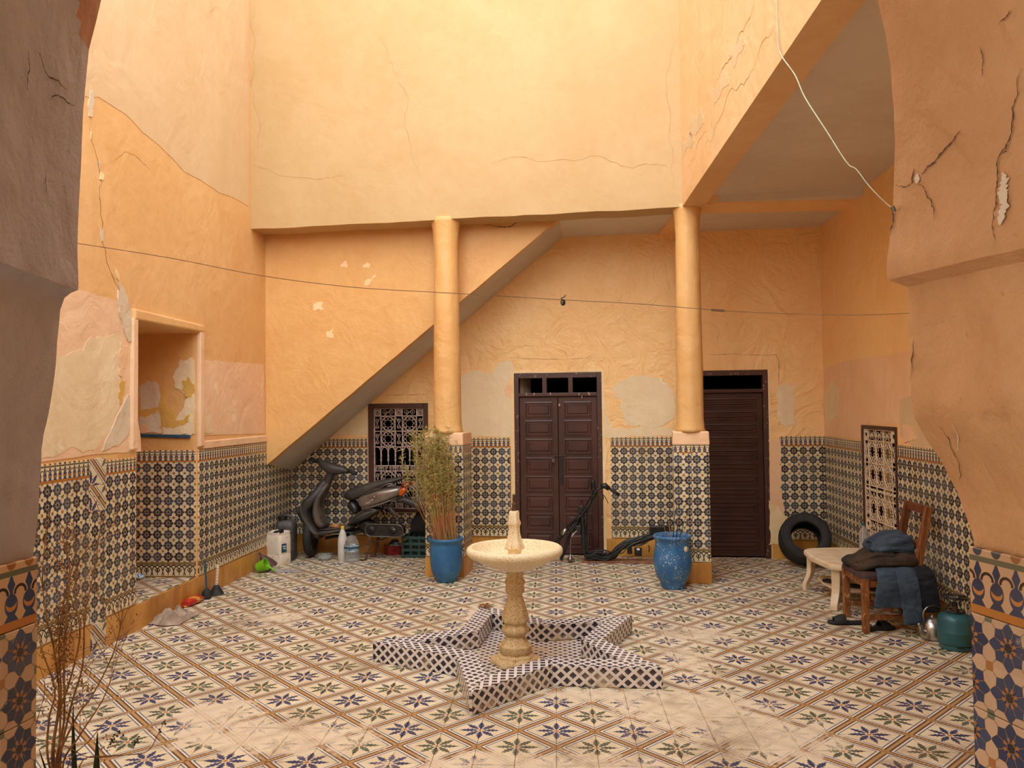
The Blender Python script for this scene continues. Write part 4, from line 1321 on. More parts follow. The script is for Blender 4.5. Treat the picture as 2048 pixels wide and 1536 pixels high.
M['jerry_grey'] = simple('dusty grey plastic', (84, 80, 76), .55, nscale=10, rgb2=(64, 60, 58))
M['lime'] = simple('lime green plastic', (128, 196, 36), .35, var=.05)
M['plum'] = simple('dull plum plastic', (88, 60, 60), .5)
M['redpl'] = simple('dusty red plastic', (176, 56, 62), .5, nscale=18, rgb2=(140, 44, 48))
M['teal_crate'] = simple('dark teal plastic', (38, 70, 66), .5, nscale=14)
M['greypl'] = simple('grey cloth pieces', (150, 148, 142), .8, nscale=40, rgb2=(40, 40, 40), lo=.5, hi=.54)
M['yellow'] = simple('yellow cap', (220, 190, 60), .4)
M['green_cap'] = simple('dark green cap', (30, 62, 56), .4)
M['milk'] = simple('milky plastic bottle', (206, 200, 190), .35, var=.05)
M['label_blue'] = simple('pale blue label', (60, 110, 130), .4, nscale=90, rgb2=(210, 220, 220), lo=.5, hi=.54)
M['label_navy'] = simple('dark blue label', (40, 78, 98), .4)
M['white'] = simple('white print', (226, 224, 216), .5, var=.03)
M['gas'] = simple('teal painted steel', (44, 96, 104), .36, .1, nscale=7, rgb2=(38, 84, 92))
M['plastic_table'] = simple('off white moulded plastic', (226, 206, 172), .45, nscale=5, rgb2=(206, 182, 146))
def wood_mat(name, a, b, c_, rough=.55):
    k = Mt(name, rough)
    g = k.noise(8, 6, .65, sc=(6, 6, .8), dist=.4)
    c = k.mix(g.ss(.38, .62), lin(*a), lin(*b))
    w = k.noise(18, 6, .7)
    c = k.mix(w.ss(.58, .66), c, lin(*c_))
    k.col(c); k.bump(g, .25, .004); return k.m
M['chair_wood'] = wood_mat('worn varnished wood', (150, 92, 44), (112, 62, 28), (196, 150, 96))
M['chair_dark'] = wood_mat('dark varnished wood', (116, 62, 28), (92, 46, 20), (140, 92, 50))
M['plank'] = wood_mat('brown plank', (146, 96, 66), (120, 76, 50), (170, 126, 90))
M['cushion'] = simple('dark plum seat cover', (66, 46, 44), .8, nscale=12)
def cloth_mat(name, a, b, sc=6, weave=True, rough=.85):
    k = Mt(name, rough)
    n = k.noise(sc, 6, .6)
    k.col(k.mix(n.ss(.38, .62), lin(*a), lin(*b)))
    k.bump(k.noise(sc*2.2, 4, .55, dist=1.0)*.9+k.noise(180, 2)*.06, .55, .02)
    return k.m
M['denim'] = cloth_mat('faded blue denim', (62, 78, 92), (44, 58, 74))
M['denim_dark'] = cloth_mat('dark navy cloth', (26, 29, 40), (20, 22, 30))
M['brown_cloth'] = cloth_mat('dark brown cloth', (66, 48, 32), (44, 33, 24))
M['black_cloth'] = cloth_mat('black cloth', (30, 28, 28), (20, 19, 19))
M['rag'] = cloth_mat('pale grey brown rag', (176, 156, 134), (146, 126, 106), 9)
M['slipper'] = simple('black foam', (24, 23, 24), .7, nscale=40)
M['tyre'] = simple('dusty tyre rubber', (40, 39, 37), .75, nscale=12, rgb2=(28, 27, 26))
M['sand'] = simple('dust', (150, 120, 84), .9)
M['redyellow'] = simple('crumpled red wrapper', (176, 40, 30), .35, nscale=14, rgb2=(206, 160, 60), lo=.55, hi=.6)
M['bluewhite'] = simple('blue and white wrapper', (60, 130, 190), .35, nscale=50, rgb2=(226, 230, 232), lo=.48, hi=.52)
M['dryleaf'] = simple('dry curled leaves', (186, 130, 84), .8, nscale=50, rgb2=(120, 66, 40))
def clear_mat(name, tint=(.93, .97, .97, 1), rough=.06):
    k = Mt(name, rough)
    k.b.inputs['Base Color'].default_value = tint
    k.b.inputs['Transmission Weight'].default_value = .88
    k.b.inputs['IOR'].default_value = 1.18
    k.bump(k.noise(30, 3), .35, .006)
    return k.m
M['clear'] = clear_mat('clear bottle plastic')
M['bag'] = clear_mat('thin cloudy plastic film', (.92, .90, .90, 1), .3)

def V3(*a): return Vector(a)

# ---------------------------------------------------------------- star basin and fountain
SC0 = Vector((-.218, 1.167, 0)); NT = 5
A0 = math.radians(39.5)
def star(R_, r_):
    return [SC0 + Vector(((R_ if k % 2 == 0 else r_)*math.cos(A0+k*PI/5), (R_ if k % 2 == 0 else r_)*math.sin(A0+k*PI/5), 0)) for k in range(10)]
RO, RI = 1.015, .535
HB = .128
out = star(RO, RI)
e = out[1]-out[0]
half = math.acos((-e.normalized()).dot((out[0]-SC0).normalized()))
wall_t = .135
inn_R = RO-wall_t/math.sin(half)
# inner valley: offset line met with the valley direction
def offs(p, q, w):
    d = (q-p).normalized(); nn = Vector((-d.y, d.x, 0))
    if nn.dot(SC0-p) < 0: nn = -nn
    return p+nn*w, d
p, d = offs(out[0], out[1], wall_t)
vd = (out[1]-SC0).normalized()
den = d.x*vd.y-d.y*vd.x
tt = ((SC0-p).x*vd.y-(SC0-p).y*vd.x)/den
inn_r = ((p+d*tt)-SC0).length
inner = star(inn_R, inn_r)
sb = thing('star_basin', 'low five pointed star basin of dark and white lattice tiles in mid floor', 'basin', SC0)
up = lambda P, z: [Vector((p.x, p.y, z)) for p in P]
mb = MB()
k_ = .007
so, si = star(RO-k_/math.sin(half), RI-.004), star(inn_R+k_/math.sin(half), inn_r+.004)
for i in range(10):
    j = (i+1) % 10
    mb.hexa([Vector((p.x, p.y, 0)) for p in (so[i], so[j], si[j], si[i])], [Vector((p.x, p.y, HB-.007)) for p in (so[i], so[j], si[j], si[i])])
mb.build('core', M['grout'], sb)
Wi = WORLD(sb).inverted()
LATT = 5.0
for ring, inw, zz0, zz1 in ((out, False, 0.0, HB), (inner, True, .012, HB)):
    for i in range(10):
        a, b = ring[i], ring[(i+1) % 10]
        w = Wall((a.x, a.y), (b.x, b.y))
        side = 1 if w.n.dot(a-SC0+(b-SC0)) > 0 else -1
        w.n = w.n*side*(-1 if inw else 1)
        ln = (b-a).length
        nT = max(1, round(ln/.2)); wd = ln/nT
        for k in range(nT):
            link('tile', tile_me('lattice', wd, zz1-zz0, 1/wd if wd > .15 else 5.0, 1/.2, t=.007), sb, Wi @ w.mat(wd*(k+.5), (zz0+zz1)/2, -.007))
# top tiles, cut along each arm
def poly_tile(name, poly, z, t, m, parent, ax, org, g=.0012):
    c = sum(poly, Vector())/len(poly)
    P = [p+(c-p).normalized()*g*1.6 for p in poly]
    me = bpy.data.meshes.new(name); n = len(P)
    VV = [Vector((p.x, p.y, z)) for p in P]+[Vector((p.x, p.y, z+t)) for p in P]
    me.from_pydata([tuple(v) for v in VV], [], [tuple(range(n, 2*n))]+[(i, (i+1) % n, n+(i+1) % n, n+i) for i in range(n)])
    uv = me.uv_layers.new(name='UVMap'); ay = Vector((-ax.y, ax.x, 0))
    for l in me.loops:
        q = VV[l.vertex_index]-org
        uv.data[l.index].uv = (q.dot(ax)*5, q.dot(ay)*5)
    bm = bmesh.new(); bm.from_mesh(me); bmesh.ops.recalc_face_normals(bm, faces=bm.faces); bm.to_mesh(me); bm.free()
    me.materials.append(m); me.transform(WORLD(parent).inverted())
    return link(name, me, parent)
for i in range(10):
    j = (i+1) % 10
    a, b, c, d = out[i], out[j], inner[j], inner[i]
    nT = 3
    ax = (b-a).normalized()
    for k in range(nT):
        t0_, t1_ = k/nT, (k+1)/nT
        poly_tile('tile', [a.lerp(b, t0_), a.lerp(b, t1_), d.lerp(c, t1_), d.lerp(c, t0_)], HB-.007, .008, M['lattice'], sb, ax, a)
# basin bed
bm_ = 0
for i in range(10):
    j = (i+1) % 10
    poly_tile('tile', [SC0.copy(), inner[i], inner[j]], .001, .009, M['lattice'], sb, Vector((1, 0, 0)), SC0)

FC = Vector((-.268, 1.08, 0))
ft = thing('fountain', 'cream stone pedestal fountain with a wide shallow bowl standing in the star basin', 'fountain', (FC.x, FC.y, .01))
z0f = .01
MB().lathe([(.158, .012), (.158, .028), (.150, .040), (.118, .055)], FC, 48, lobes=6, amp=.09).build('plinth', M['stone'], ft, smooth=True)
prof = [(.122, .045), (.120, .06), (.098, .075), (.106, .085), (.106, .125), (.094, .135), (.076, .158), (.064, .175), (.062, .19), (.080, .205), (.088, .222), (.086, .236), (.070, .258), (.070, .268), (.085, .283), (.086, .312), (.066, .385), (.046, .455), (.058, .470), (.062, .490), (.056, .510), (.068, .535), (.052, .57), (.056, .60), (.060, .63)]
MB().lathe(prof, FC, 64, lobes=8, amp=.045).build('pedestal', M['stone'], ft, smooth=True)
bowl = [(.03, .612), (.10, .622), (.17, .645), (.235, .680), (.275, .703), (.302, .712), (.318, .728), (.321, .745), (.316, .762), (.302, .773), (.290, .774), (.280, .766), (.268, .738), (.24, .708), (.19, .682), (.12, .664), (.03, .660)]
MB().lathe(bowl, FC, 72, wob=.003).build('bowl', M['stone_top'], ft, smooth='all')
MB().lathe([(.042, .658), (.040, .715), (.040, .742), (.060, .758), (.062, .770), (.050, .80), (.036, .86), (.034, .905), (.040, .918), (.042, .930), (.032, .955), (.031, 1.0), (.026, 1.008)], FC, 48, lobes=6, amp=.09).build('spout', M['stone_top'], ft, smooth=True)
MB().lathe([(.017, 1.0), (.017, 1.03), (.013, 1.032), (.013, 1.045), (.016, 1.047), (.016, 1.056), (.010, 1.06), (.010, 1.115), (.007, 1.118)], FC, 12).build('nozzle', M['rust'], ft, smooth=True)
# dry leaves left on the rim
tip = out[2].lerp(SC0, .10)
lf = thing('dry_leaf', 'small heap of dry curled leaves on the back tip of the star basin rim', 'leaves', (tip.x, tip.y, HB+.001))
mb = MB()
rng = random.Random(5)
for k in range(22):
    c = Vector((tip.x+rng.gauss(0, .028), tip.y+rng.gauss(0, .016), HB+.004+rng.uniform(0, .022)))
    R_ = Matrix.Rotation(rng.uniform(0, 6.28), 3, 'Z') @ Matrix.Rotation(rng.uniform(-.7, .7), 3, 'X')
    pts = [R_ @ Vector((x, y, z)) for x, y, z in ((-.022, 0, 0), (-.006, -.009, .004), (.018, 0, .008), (-.004, .010, .005), (0, 0, -.003))]
    mb.add([c+p for p in pts], [(0, 1, 4), (1, 2, 4), (2, 3, 4), (3, 0, 4)])
o = mb.build('leaf_heap', M['dryleaf'], lf); o['kind'] = 'stuff'

# ---------------------------------------------------------------- blue pots
def pot(c, prof, m, label, soil_z, soil_r, cut=None):
    t = thing('plant_pot', label, 'pot', c)
    MB().lathe(prof, c, 48, wob=.006).build('vessel', m, t, smooth='all')
    MB().lathe([(.001, soil_z-.03), (soil_r, soil_z-.02), (soil_r, soil_z), (.001, soil_z+.008)], c, 24).build('soil', M['soil'], t)
    return t
PA = Vector((-1.075, 3.50, 0)); PB = Vector((1.088, 3.30, 0))
PA.y = 3.56
potA = pot(PA, [(.10, 0), (.102, .02), (.118, .04), (.145, .10), (.158, .18), (.160, .27), (.156, .35), (.154, .385), (.168, .395), (.172, .41), (.168, .425), (.152, .425), (.140, .41), (.138, .36), (.13, .2), (.09, .05)], M['pot_a'],
           'smooth blue glazed pot holding tall dry grass at the foot of a column', .37, .138)
potB = pot(PB, [(.105, 0), (.112, .012), (.108, .03), (.125, .06), (.158, .13), (.174, .20), (.178, .235), (.174, .29), (.162, .36), (.156, .41), (.158, .45), (.172, .462), (.175, .478), (.168, .490), (.155, .485), (.145, .46), (.148, .3), (.12, .1), (.09, .04)], M['pot_b'],
           'speckled blue pot with a few thin blades beside the right column', .40, .148)
MB().lathe([(.019, 0), (.026, .006), (.026, .014), (.016, .02), (.001, .021)], (0, 0, 0), 14).build('handle_lug', M['greywhite'], potB, smooth=True, M=Matrix.Translation((.10, -.115, .375)) @ Matrix.Rotation(PI/2, 4, 'X') @ Matrix.Rotation(.8, 4, 'Y'))

# tall dry grass in the left pot
gp = thing('dry_grass', 'tall bushy half dry grass growing out of the smooth blue pot', 'plant', (PA.x, PA.y, .37))
rng = random.Random(11)
mb = MB(); lv = MB(); lv2 = MB()
for k in range(170):
    a, r = rng.uniform(0, 6.28), .12*math.sqrt(rng.random())
    b = Vector((PA.x+r*math.cos(a), PA.y+r*math.sin(a), .365))
    H = rng.uniform(.60, 1.16)
    lean = Vector((rng.gauss(-.07, .08), rng.gauss(-.05, .05), H))
    if rng.random() < .28: lean.x -= rng.uniform(.05, .16)
    wob = Vector((rng.gauss(0, .04), rng.gauss(0, .03), 0))
    pts = [b, b+lean*.33+wob*.6, b+lean*.68+wob, b+lean]
    P = smoothpath(pts, 4)
    mb.tube(P, [.0026*(1-.7*i/(len(P)-1)) for i in range(len(P))], 3, caps=False)
    for q in range(46):
        t = rng.uniform(.20, 1.0)**.5
        i = min(int(t*(len(P)-1)), len(P)-2)
        c = P[i].lerp(P[i+1], t*(len(P)-1)-i)
        tgt = lv if rng.random() < .6 else lv2
        d = Vector((rng.gauss(0, 1), rng.gauss(0, 1), rng.gauss(.5, .7))).normalized()*rng.uniform(.016, .046)*(.7+.8*t)
        s_ = d.cross(Vector((rng.gauss(0, 1), rng.gauss(0, 1), .3))).normalized()*.0028
        tgt.add([c-s_, c+s_, c+d*.6+s_*1.1, c+d], [(0, 1, 2), (0, 2, 3)])
mb.build('stems', M['grass_stem'], gp)['kind'] = 'stuff'
lv.build('foliage', M['grass_leaf'], gp)['kind'] = 'stuff'
lv2.build('foliage_dry', M['grass_dry'], gp)['kind'] = 'stuff'
# thin fallen roots drawn on the left pot front
# blades in the right pot
gb_ = thing('potted_grass', 'few thin dark grass blades sticking out of the speckled blue pot', 'plant', (PB.x, PB.y, .40))
def blade_mb(b, tip_, w, bend, n=7):
    mb = MB(); b, tip_ = Vector(b), Vector(tip_)
    ax = (tip_-b); sd = ax.cross(Vector((0, 1, 0))).normalized()
    if sd.length < .1: sd = Vector((1, 0, 0))
    L_, R_, C_ = [], [], []
    for i in range(n+1):
        t = i/n
        c = b+ax*t+Vector(bend)*(t*(1-t)*4)
        ww = w*min(1, t*6+.4)*(1-t**2.2)
        L_.append(c-sd*ww); R_.append(c+sd*ww); C_.append(c+Vector((0, .35*w, 0)))
    V_ = L_+C_+R_; m = n+1
    mb.add(V_, [(i, i+1, m+i+1, m+i) for i in range(n)]+[(m+i, m+i+1, 2*m+i+1, 2*m+i) for i in range(n)])
    return mb
for (dx, tz, tx, w, bend, mm) in ((.02, .88, .09, .0045, (-.03, 0, 0), 'blade'), (.04, .90, .22, .004, (-.05, 0, .02), 'blade'), (0, .86, -.12, .003, (.02, 0, 0), 'blade'), (-.03, .80, -.16, .003, (.0, 0, .03), 'dry_stem'), (.03, .92, .03, .003, (.02, 0, 0), 'dry_stem'), (.05, .78, .19, .004, (0, 0, .05), 'blade'), (.0, .74, -.05, .004, (0, 0, 0), 'dry_stem'), (.06, .84, .15, .003, (.03, 0, 0), 'grass_stem')):
    blade_mb((PB.x+dx, PB.y+rng.uniform(-.03, .03), .40), (PB.x+tx, PB.y+rng.uniform(-.05, .05), tz), w, bend).build('blade', M[mm], gb_)

# ---------------------------------------------------------------- near plants by the left jamb
DP = Vector((-1.60, -1.62, 0))
pt_ = thing('planter', 'terracotta planter of the dry stalks at the foot of the near left jamb', 'pot', DP)
MB().lathe([(.13, 0), (.14, .02), (.18, .28), (.20, .30), (.20, .34), (.185, .35), (.17, .34), (.165, .30), (.12, .03)], DP, 32).build('vessel', M['clay'], pt_, smooth=True)
MB().lathe([(.001, .29), (.165, .29), (.165, .305), (.001, .31)], DP, 20).build('soil', M['soil'], pt_)
yP = DP.y
dpl = thing('dry_plant', 'tall bare dry weed stalks with seed clusters in front of the near left tiled jamb', 'plant', (DP.x, DP.y, .30))
st_mb, sd_mb = MB(), MB()
rng = random.Random(3)
def apx(px, py, dy=0.0): return atY(px, py, yP+dy)
root = Vector((DP.x, DP.y, .3))
mains = [[(112, 1536), (128, 1440), (128, 1330), (132, 1240), (140, 1150), (130, 1090), (118, 1050)],
         [(120, 1536), (140, 1420), (165, 1330), (170, 1230), (190, 1130), (205, 1020)],
         [(105, 1536), (118, 1400), (108, 1300), (92, 1230), (85, 1140), (100, 1020)],
         [(100, 1536), (98, 1440), (110, 1380), (84, 1300), (76, 1250)],
         [(115, 1536), (150, 1440), (185, 1390), (225, 1310), (245, 1240)],
         [(118, 1536), (120, 1460), (122, 1380), (118, 1290), (128, 1200), (150, 1110), (146, 1040)],
         [(108, 1536), (115, 1440), (140, 1360), (160, 1270), (150, 1190), (160, 1120), (215, 1060), (232, 1050)],
         [(125, 1536), (160, 1470), (205, 1400), (228, 1340)]]
for mi, mm in enumerate(mains):
    dy = rng.uniform(-.12, .12)
    P = [root+Vector((rng.gauss(0, .03), rng.gauss(0, .03), 0))]+[apx(x, y, dy*(i/len(mm))) for i, (x, y) in enumerate(mm)]
    S_ = smoothpath(P, 6); n = len(S_)
    st_mb.tube(S_, [.0046*(1-.72*i/(n-1)) for i in range(n)], 5, caps=False)
    for q in range(10):
        i = rng.randint(int(n*.28), n-2)
        c = S_[i]; d = Vector((rng.gauss(0, .07), rng.gauss(0, .05), abs(rng.gauss(.07, .04))))
        b_ = smoothpath([c, c+d*.5+Vector((0, 0, .008)), c+d, c+d*1.35+Vector((rng.gauss(0, .02), 0, .01))], 3)
        st_mb.tube(b_, .0011, 3, caps=False)
        if rng.random() < .8:
            for z in range(rng.randint(4, 11)):
                cc = b_[-1].lerp(b_[2], rng.random())+Vector((rng.gauss(0, .008), rng.gauss(0, .008), rng.gauss(0, .011)))
                s = rng.uniform(.0018, .0036)
                sd_mb.add([cc+Vector(v)*s for v in ((1, 0, 0), (-1, 0, 0), (0, 1, 0), (0, -1, 0), (0, 0, 1.5), (0, 0, -1.5))], [(0, 2, 4), (2, 1, 4), (1, 3, 4), (3, 0, 4), (2, 0, 5), (1, 2, 5), (3, 1, 5), (0, 3, 5)])
# hanging bunch of seeds
for (sx, sy, ex, ey, cnt) in ((132, 1180, 112, 1390, 420), (150, 1080, 128, 1300, 220), (128, 1230, 124, 1330, 260), (225, 1470, 215, 1500, 30)):
    a, b = apx(sx, sy), apx(ex, ey)
    for z in range(cnt):
        cc = a.lerp(b, rng.random())+Vector((rng.gauss(0, .014), rng.gauss(0, .02), rng.gauss(0, .02)))
        s = rng.uniform(.0016, .0034)
        sd_mb.add([cc+Vector(v)*s for v in ((1, 0, 0), (-1, 0, 0), (0, 1, 0), (0, -1, 0), (0, 0, 1.5), (0, 0, -1.5))], [(0, 2, 4), (2, 1, 4), (1, 3, 4), (3, 0, 4), (2, 0, 5), (1, 2, 5), (3, 1, 5), (0, 3, 5)])
# trailing stems with small leaves over the floor
for mm in ([(135, 1536), (180, 1480), (215, 1440), (240, 1430)], [(160, 1530), (215, 1512), (290, 1505), (315, 1470), (330, 1440)], [(120, 1500), (180, 1515), (270, 1508)], [(110, 1500), (70, 1470), (90, 1380), (78, 1330)]):
    P = smoothpath([root]+[apx(x, y) for x, y in mm], 6)
    st_mb.tube(P, [.0022*(1-.6*i/len(P)) for i in range(len(P))], 4, caps=False)
lf_mb = MB()
for cx, cy in ((232, 1470), (240, 1462), (226, 1478), (246, 1474), (272, 1482), (276, 1476), (268, 1486), (222, 1484), (328, 1446), (318, 1462)):
    c = apx(cx, cy)
    for q in range(4):
        d = Vector((rng.gauss(0, 1), rng.gauss(0, 1), rng.gauss(0, 1))).normalized()*.011; e_ = d.orthogonal().normalized()*.004
        lf_mb.add([c, c+d*.5+e_, c+d, c+d*.5-e_], [(0, 1, 2, 3)])
st_mb.build('stalks', M['dry_stem'], dpl, smooth=True)['kind'] = 'stuff'
sd_mb.build('seeds', M['seed'], dpl)['kind'] = 'stuff'
lf_mb.build('leaflets', M['blade'], dpl)['kind'] = 'stuff'
sw = thing('sword_plant', 'dark green sword shaped leaves at the bottom left corner of the view', 'plant', (DP.x+.02, DP.y+.02, .30))
for (bx_, tx_, ty_, w, bend) in ((112, 146, 1412, .0125, (-.006, 0, 0)), (150, 194, 1466, .0185, (.006, 0, 0)), (70, 78, 1500, .010, (0, 0, 0))):
    b = atY(bx_, 1640, yP+.05); b.z = max(.31, b.z); 
    b = Vector((b.x, b.y, .31)) if b.z < .31 else b
    b = Vector((DP.x+(bx_-112)*.0011, DP.y+.04, .30))
    t_ = atY(tx_, ty_, yP+.0)
    blade_mb(b, t_, w, bend, 9).build('leaf', M['blade'], sw, smooth=True)

# ---------------------------------------------------------------- scooter
OFS = .34
def S1(zx, zy, o=0.0):
    """trace of the scooter -> its own upright plane, o metres towards the yard"""
    px, py = 580+zx/6.68, 900+zy/6.68
    s, z = BW.on(px, py, OFS)
    return BW.pt(s, z, OFS+o)
sc_ = thing('motor_scooter', 'dusty grey scooter without rear wheel parked under the stairs', 'scooter', S1(740, 1400) - Vector((0, 0, S1(740, 1400).z)))
nB, dB = BW.n, BW.d
UZ = Vector((0, 0, 1))
K = S1(668, 0).x - S1(0, 0).x; K = K/668           # metres per trace unit
def spine(mb, secs, n=16, p=2.8):
    """secs: (zx, zy, half height, half width, lateral offset)"""
    C_ = [S1(a[0], a[1], a[4] if len(a) > 4 else 0) for a in secs]
    out_ = []
    for i, a in enumerate(secs):
        t = (C_[min(i+1, len(C_)-1)]-C_[max(i-1, 0)]); t = t-nB*t.dot(nB); t.normalize()
        v = nB.cross(t).normalized()
        out_.append((C_[i], v*a[2]*K, nB*a[3]))
    return mb.loft(out_, n, p)
spine(MB(), [(500, 395, 62, .045), (455, 470, 66, .07), (400, 560, 70, .12), (330, 650, 78, .16), (255, 730, 86, .17), (228, 800, 80, .17), (250, 900, 68, .165), (310, 1010, 62, .16), (390, 1110, 62, .15), (450, 1160, 46, .13)]).build('leg_shield', M['scoot_dark'], sc_, smooth='all', sub=1)
spine(MB(), [(520, 420, 40, .06, .01), (470, 540, 44, .10, .02), (420, 640, 40, .13, .03), (390, 740, 44, .13, .03), (395, 860, 56, .13, .03), (430, 960, 60, .13, .02), (500, 1040, 50, .13, .02)]).build('inner_shield', M['scoot_in'], sc_, smooth='all', sub=1)
spine(MB(), [(400, 1095, 44, .15), (500, 1085, 40, .16), (650, 1060, 34, .16), (780, 1035, 32, .15), (900, 990, 30, .13)]).build('footboard', M['scoot_dark'], sc_, smooth='all', sub=1)
spine(MB(), [(440, 1040, 10, .12, .02), (560, 1040, 9, .13, .02), (720, 1020, 8, .13, .02), (860, 985, 6, .11, .02)]).build('foot_mat', M['scoot_in'], sc_, smooth='all')
mb = MB(); rim = [S1(x, y, .165) for x, y in ((250, 640), (222, 720), (232, 830), (290, 950), (360, 1050), (430, 1090), (560, 1075), (720, 1045))]
mb.tube(smoothpath(rim, 5), .007, 6); mb.build('edge_trim', M['scoot_in'], sc_, smooth='all')
spine(MB(), [(370, 150, 24, .035), (440, 185, 50, .055), (520, 235, 76, .075), (590, 265, 80, .08), (660, 262, 60, .065), (730, 275, 46, .05), (790, 290, 28, .035)]).build('headset_cover', M['scoot_dark'], sc_, smooth='all', sub=1)
mb = MB(); mb.tube([S1(560, 270), S1(535, 340), S1(505, 420), S1(480, 480)], [.062, .052, .050, .055], 12); mb.build('steering_column', M['scoot_dark'], sc_, smooth=True)
hb = MB(); hb.tube([S1(280, 120, -.02), S1(420, 175, 0), S1(560, 220, .01), S1(720, 265, .0), S1(880, 312, -.02)], .011, 8); hb.build('handlebar', M['blackpl'], sc_, smooth='all')
for a, b in (((275, 115), (360, 155)), ((790, 285), (890, 318))):
    g_ = MB(); g_.tube([S1(*a, -.01), S1(*b, -.01)], [.021, .024], 10); g_.build('grip', M['blackrub'], sc_, smooth='all')
for a, b, c in (((360, 125), (430, 170), (340, 108)), ((660, 255), (760, 245), (745, 300))):
    l_ = MB(); l_.tube([S1(*c, .05), S1(*a, .05), S1(*b, .03)], .006, 6); l_.build('brake_lever', M['blackpl'], sc_, smooth='all')
# front wheel, turned hard over
wc = S1(260, 1140, -.04); wax = (dB*.97-nB*.16).normalized()
def wheel(mb, c, ax, R_, r_, n=32, k=10):
    u = ax.cross(UZ).normalized(); v = u.cross(ax)
    rings = []
    for i in range(n):
        a = 2*PI*i/n; dr = u*math.cos(a)+v*math.sin(a)
        rings.append([c+dr*(R_+r_*math.cos(b))+ax*(r_*1.05*math.sin(b)) for b in [2*PI*j/k for j in range(k)]])
    return mb.rings(rings, closed=True)
Rw = wc.z-.004
fw_ = wheel(MB(), wc, wax, Rw-.045, .045).build('front_wheel', M['tyre'], sc_, smooth='all')
mb = MB(); u = wax.cross(UZ).normalized(); v = u.cross(wax)
mb.tube([wc+(u*math.cos(a)+v*math.sin(a))*(Rw-.095) for a in [2*PI*i/24 for i in range(24)]], .012, 6, closed=True)
for k in range(5):
    a = 2*PI*k/5; mb.bar(wc, wc+(u*math.cos(a)+v*math.sin(a))*(Rw-.095), .022, .02, up=wax)
mb.tube([wc-wax*.05, wc+wax*.05], .03, 12); mb.build('rim', M['rust'], fw_, smooth=True)
fk = MB()
for sgn in (-1, 1): fk.tube([wc+wax*.075*sgn, wc+wax*.075*sgn+UZ*.30+dB*.03], .016, 8)
fk.bar(wc+wax*.09+UZ*.30+dB*.03, wc-wax*.09+UZ*.30+dB*.03, .04, .03); fk.tube([wc+UZ*.30+dB*.03, S1(330, 800, -.02)], .02, 8); fk.build('fork', M['engine'], sc_, smooth='all')
MB().loft([(S1(130, 760, .0), dB*.045, nB*.05), (S1(175, 850, -.02), dB*.075, nB*.075), (S1(215, 930, -.04), dB*.07, nB*.075)], 14).build('front_mudguard', M['scoot_dark'], sc_, smooth='all')
# rear body
spine(MB(), [(930, 705, 50, .10), (985, 695, 104, .125), (1080, 660, 116, .14), (1200, 615, 112, .14), (1330, 582, 92, .13), (1440, 548, 68, .11), (1530, 520, 42, .08)], 18).build('side_panel', M['scoot_silver'], sc_, smooth='all', sub=1)
spine(MB(), [(1000, 770, 20, .135), (1150, 740, 16, .15), (1300, 690, 13, .14), (1450, 630, 10, .11)]).build('panel_crease', M['scoot_silver'], sc_, smooth='all')
for k, (x, y) in enumerate(((1075, 690), (1095, 684), (1115, 678), (1135, 655), (1155, 645), (1180, 605))):
    q = MB(); q.box(S1(x, y, .142), (.008, .004, .012)); q.build('badge', M['greywhite'], sc_)
spine(MB(), [(790, 1000, 16, .12), (880, 930, 52, .14), (980, 880, 66, .15), (1090, 830, 62, .15), (1180, 800, 36, .14), (1225, 790, 12, .12)]).build('lower_fairing', M['scoot_dark'], sc_, smooth='all', sub=1)
spine(MB(), [(860, 955, 10, .155), (950, 885, 34, .158), (1060, 835, 36, .158), (1140, 805, 18, .155)]).build('fairing_inset', M['seat'], sc_, smooth='all')
mb = MB(); mb.tube(smoothpath([S1(850, 950, .155), S1(900, 880, .16), (S1(1000, 800, .16)), S1(1110, 765, .16), S1(1210, 780, .155)], 5), .005, 5); mb.build('trim_strip', M['steel'], sc_, smooth='all')
spine(MB(), [(790, 690, 44, .09), (850, 730, 70, .11), (900, 780, 62, .12), (920, 850, 40, .12)]).build('under_seat_panel', M['blackpl'], sc_, smooth='all', sub=1)
spine(MB(), [(748, 640, 26, .08), (790, 600, 74, .115), (900, 570, 86, .13), (1020, 530, 78, .13), (1120, 480, 62, .125), (1300, 430, 46, .11), (1420, 400, 34, .09), (1500, 375, 24, .07), (1525, 365, 12, .05)], 18).build('seat', M['seat'], sc_, smooth='all', sub=1)
mb = MB(); mb.tube(smoothpath([S1(1050, 575, .12), S1(1150, 520, .13), S1(1260, 490, .13), S1(1320, 450, .13), S1(1400, 440, .12), S1(1440, 460, .1)], 5), .008, 6); mb.build('grab_rail', M['steel'], sc_, smooth='all')
spine(MB(), [(1490, 490, 40, .07), (1560, 475, 56, .08), (1620, 440, 30, .06), (1634, 432, 8, .03)]).build('tail_light', M['redlens'], sc_, smooth='all', sub=1)
spine(MB(), [(1475, 600, 20, .02, .06), (1510, 560, 52, .035, .06), (1555, 515, 30, .03, .06), (1565, 500, 10, .012, .06)]).build('indicator', M['orangelens'], sc_, smooth='all', sub=1)
spine(MB(), [(1440, 680, 26, .07), (1540, 660, 44, .08), (1660, 710, 50, .075), (1790, 790, 26, .06)]).build('rear_mudguard', M['scoot_dark'], sc_, smooth='all')
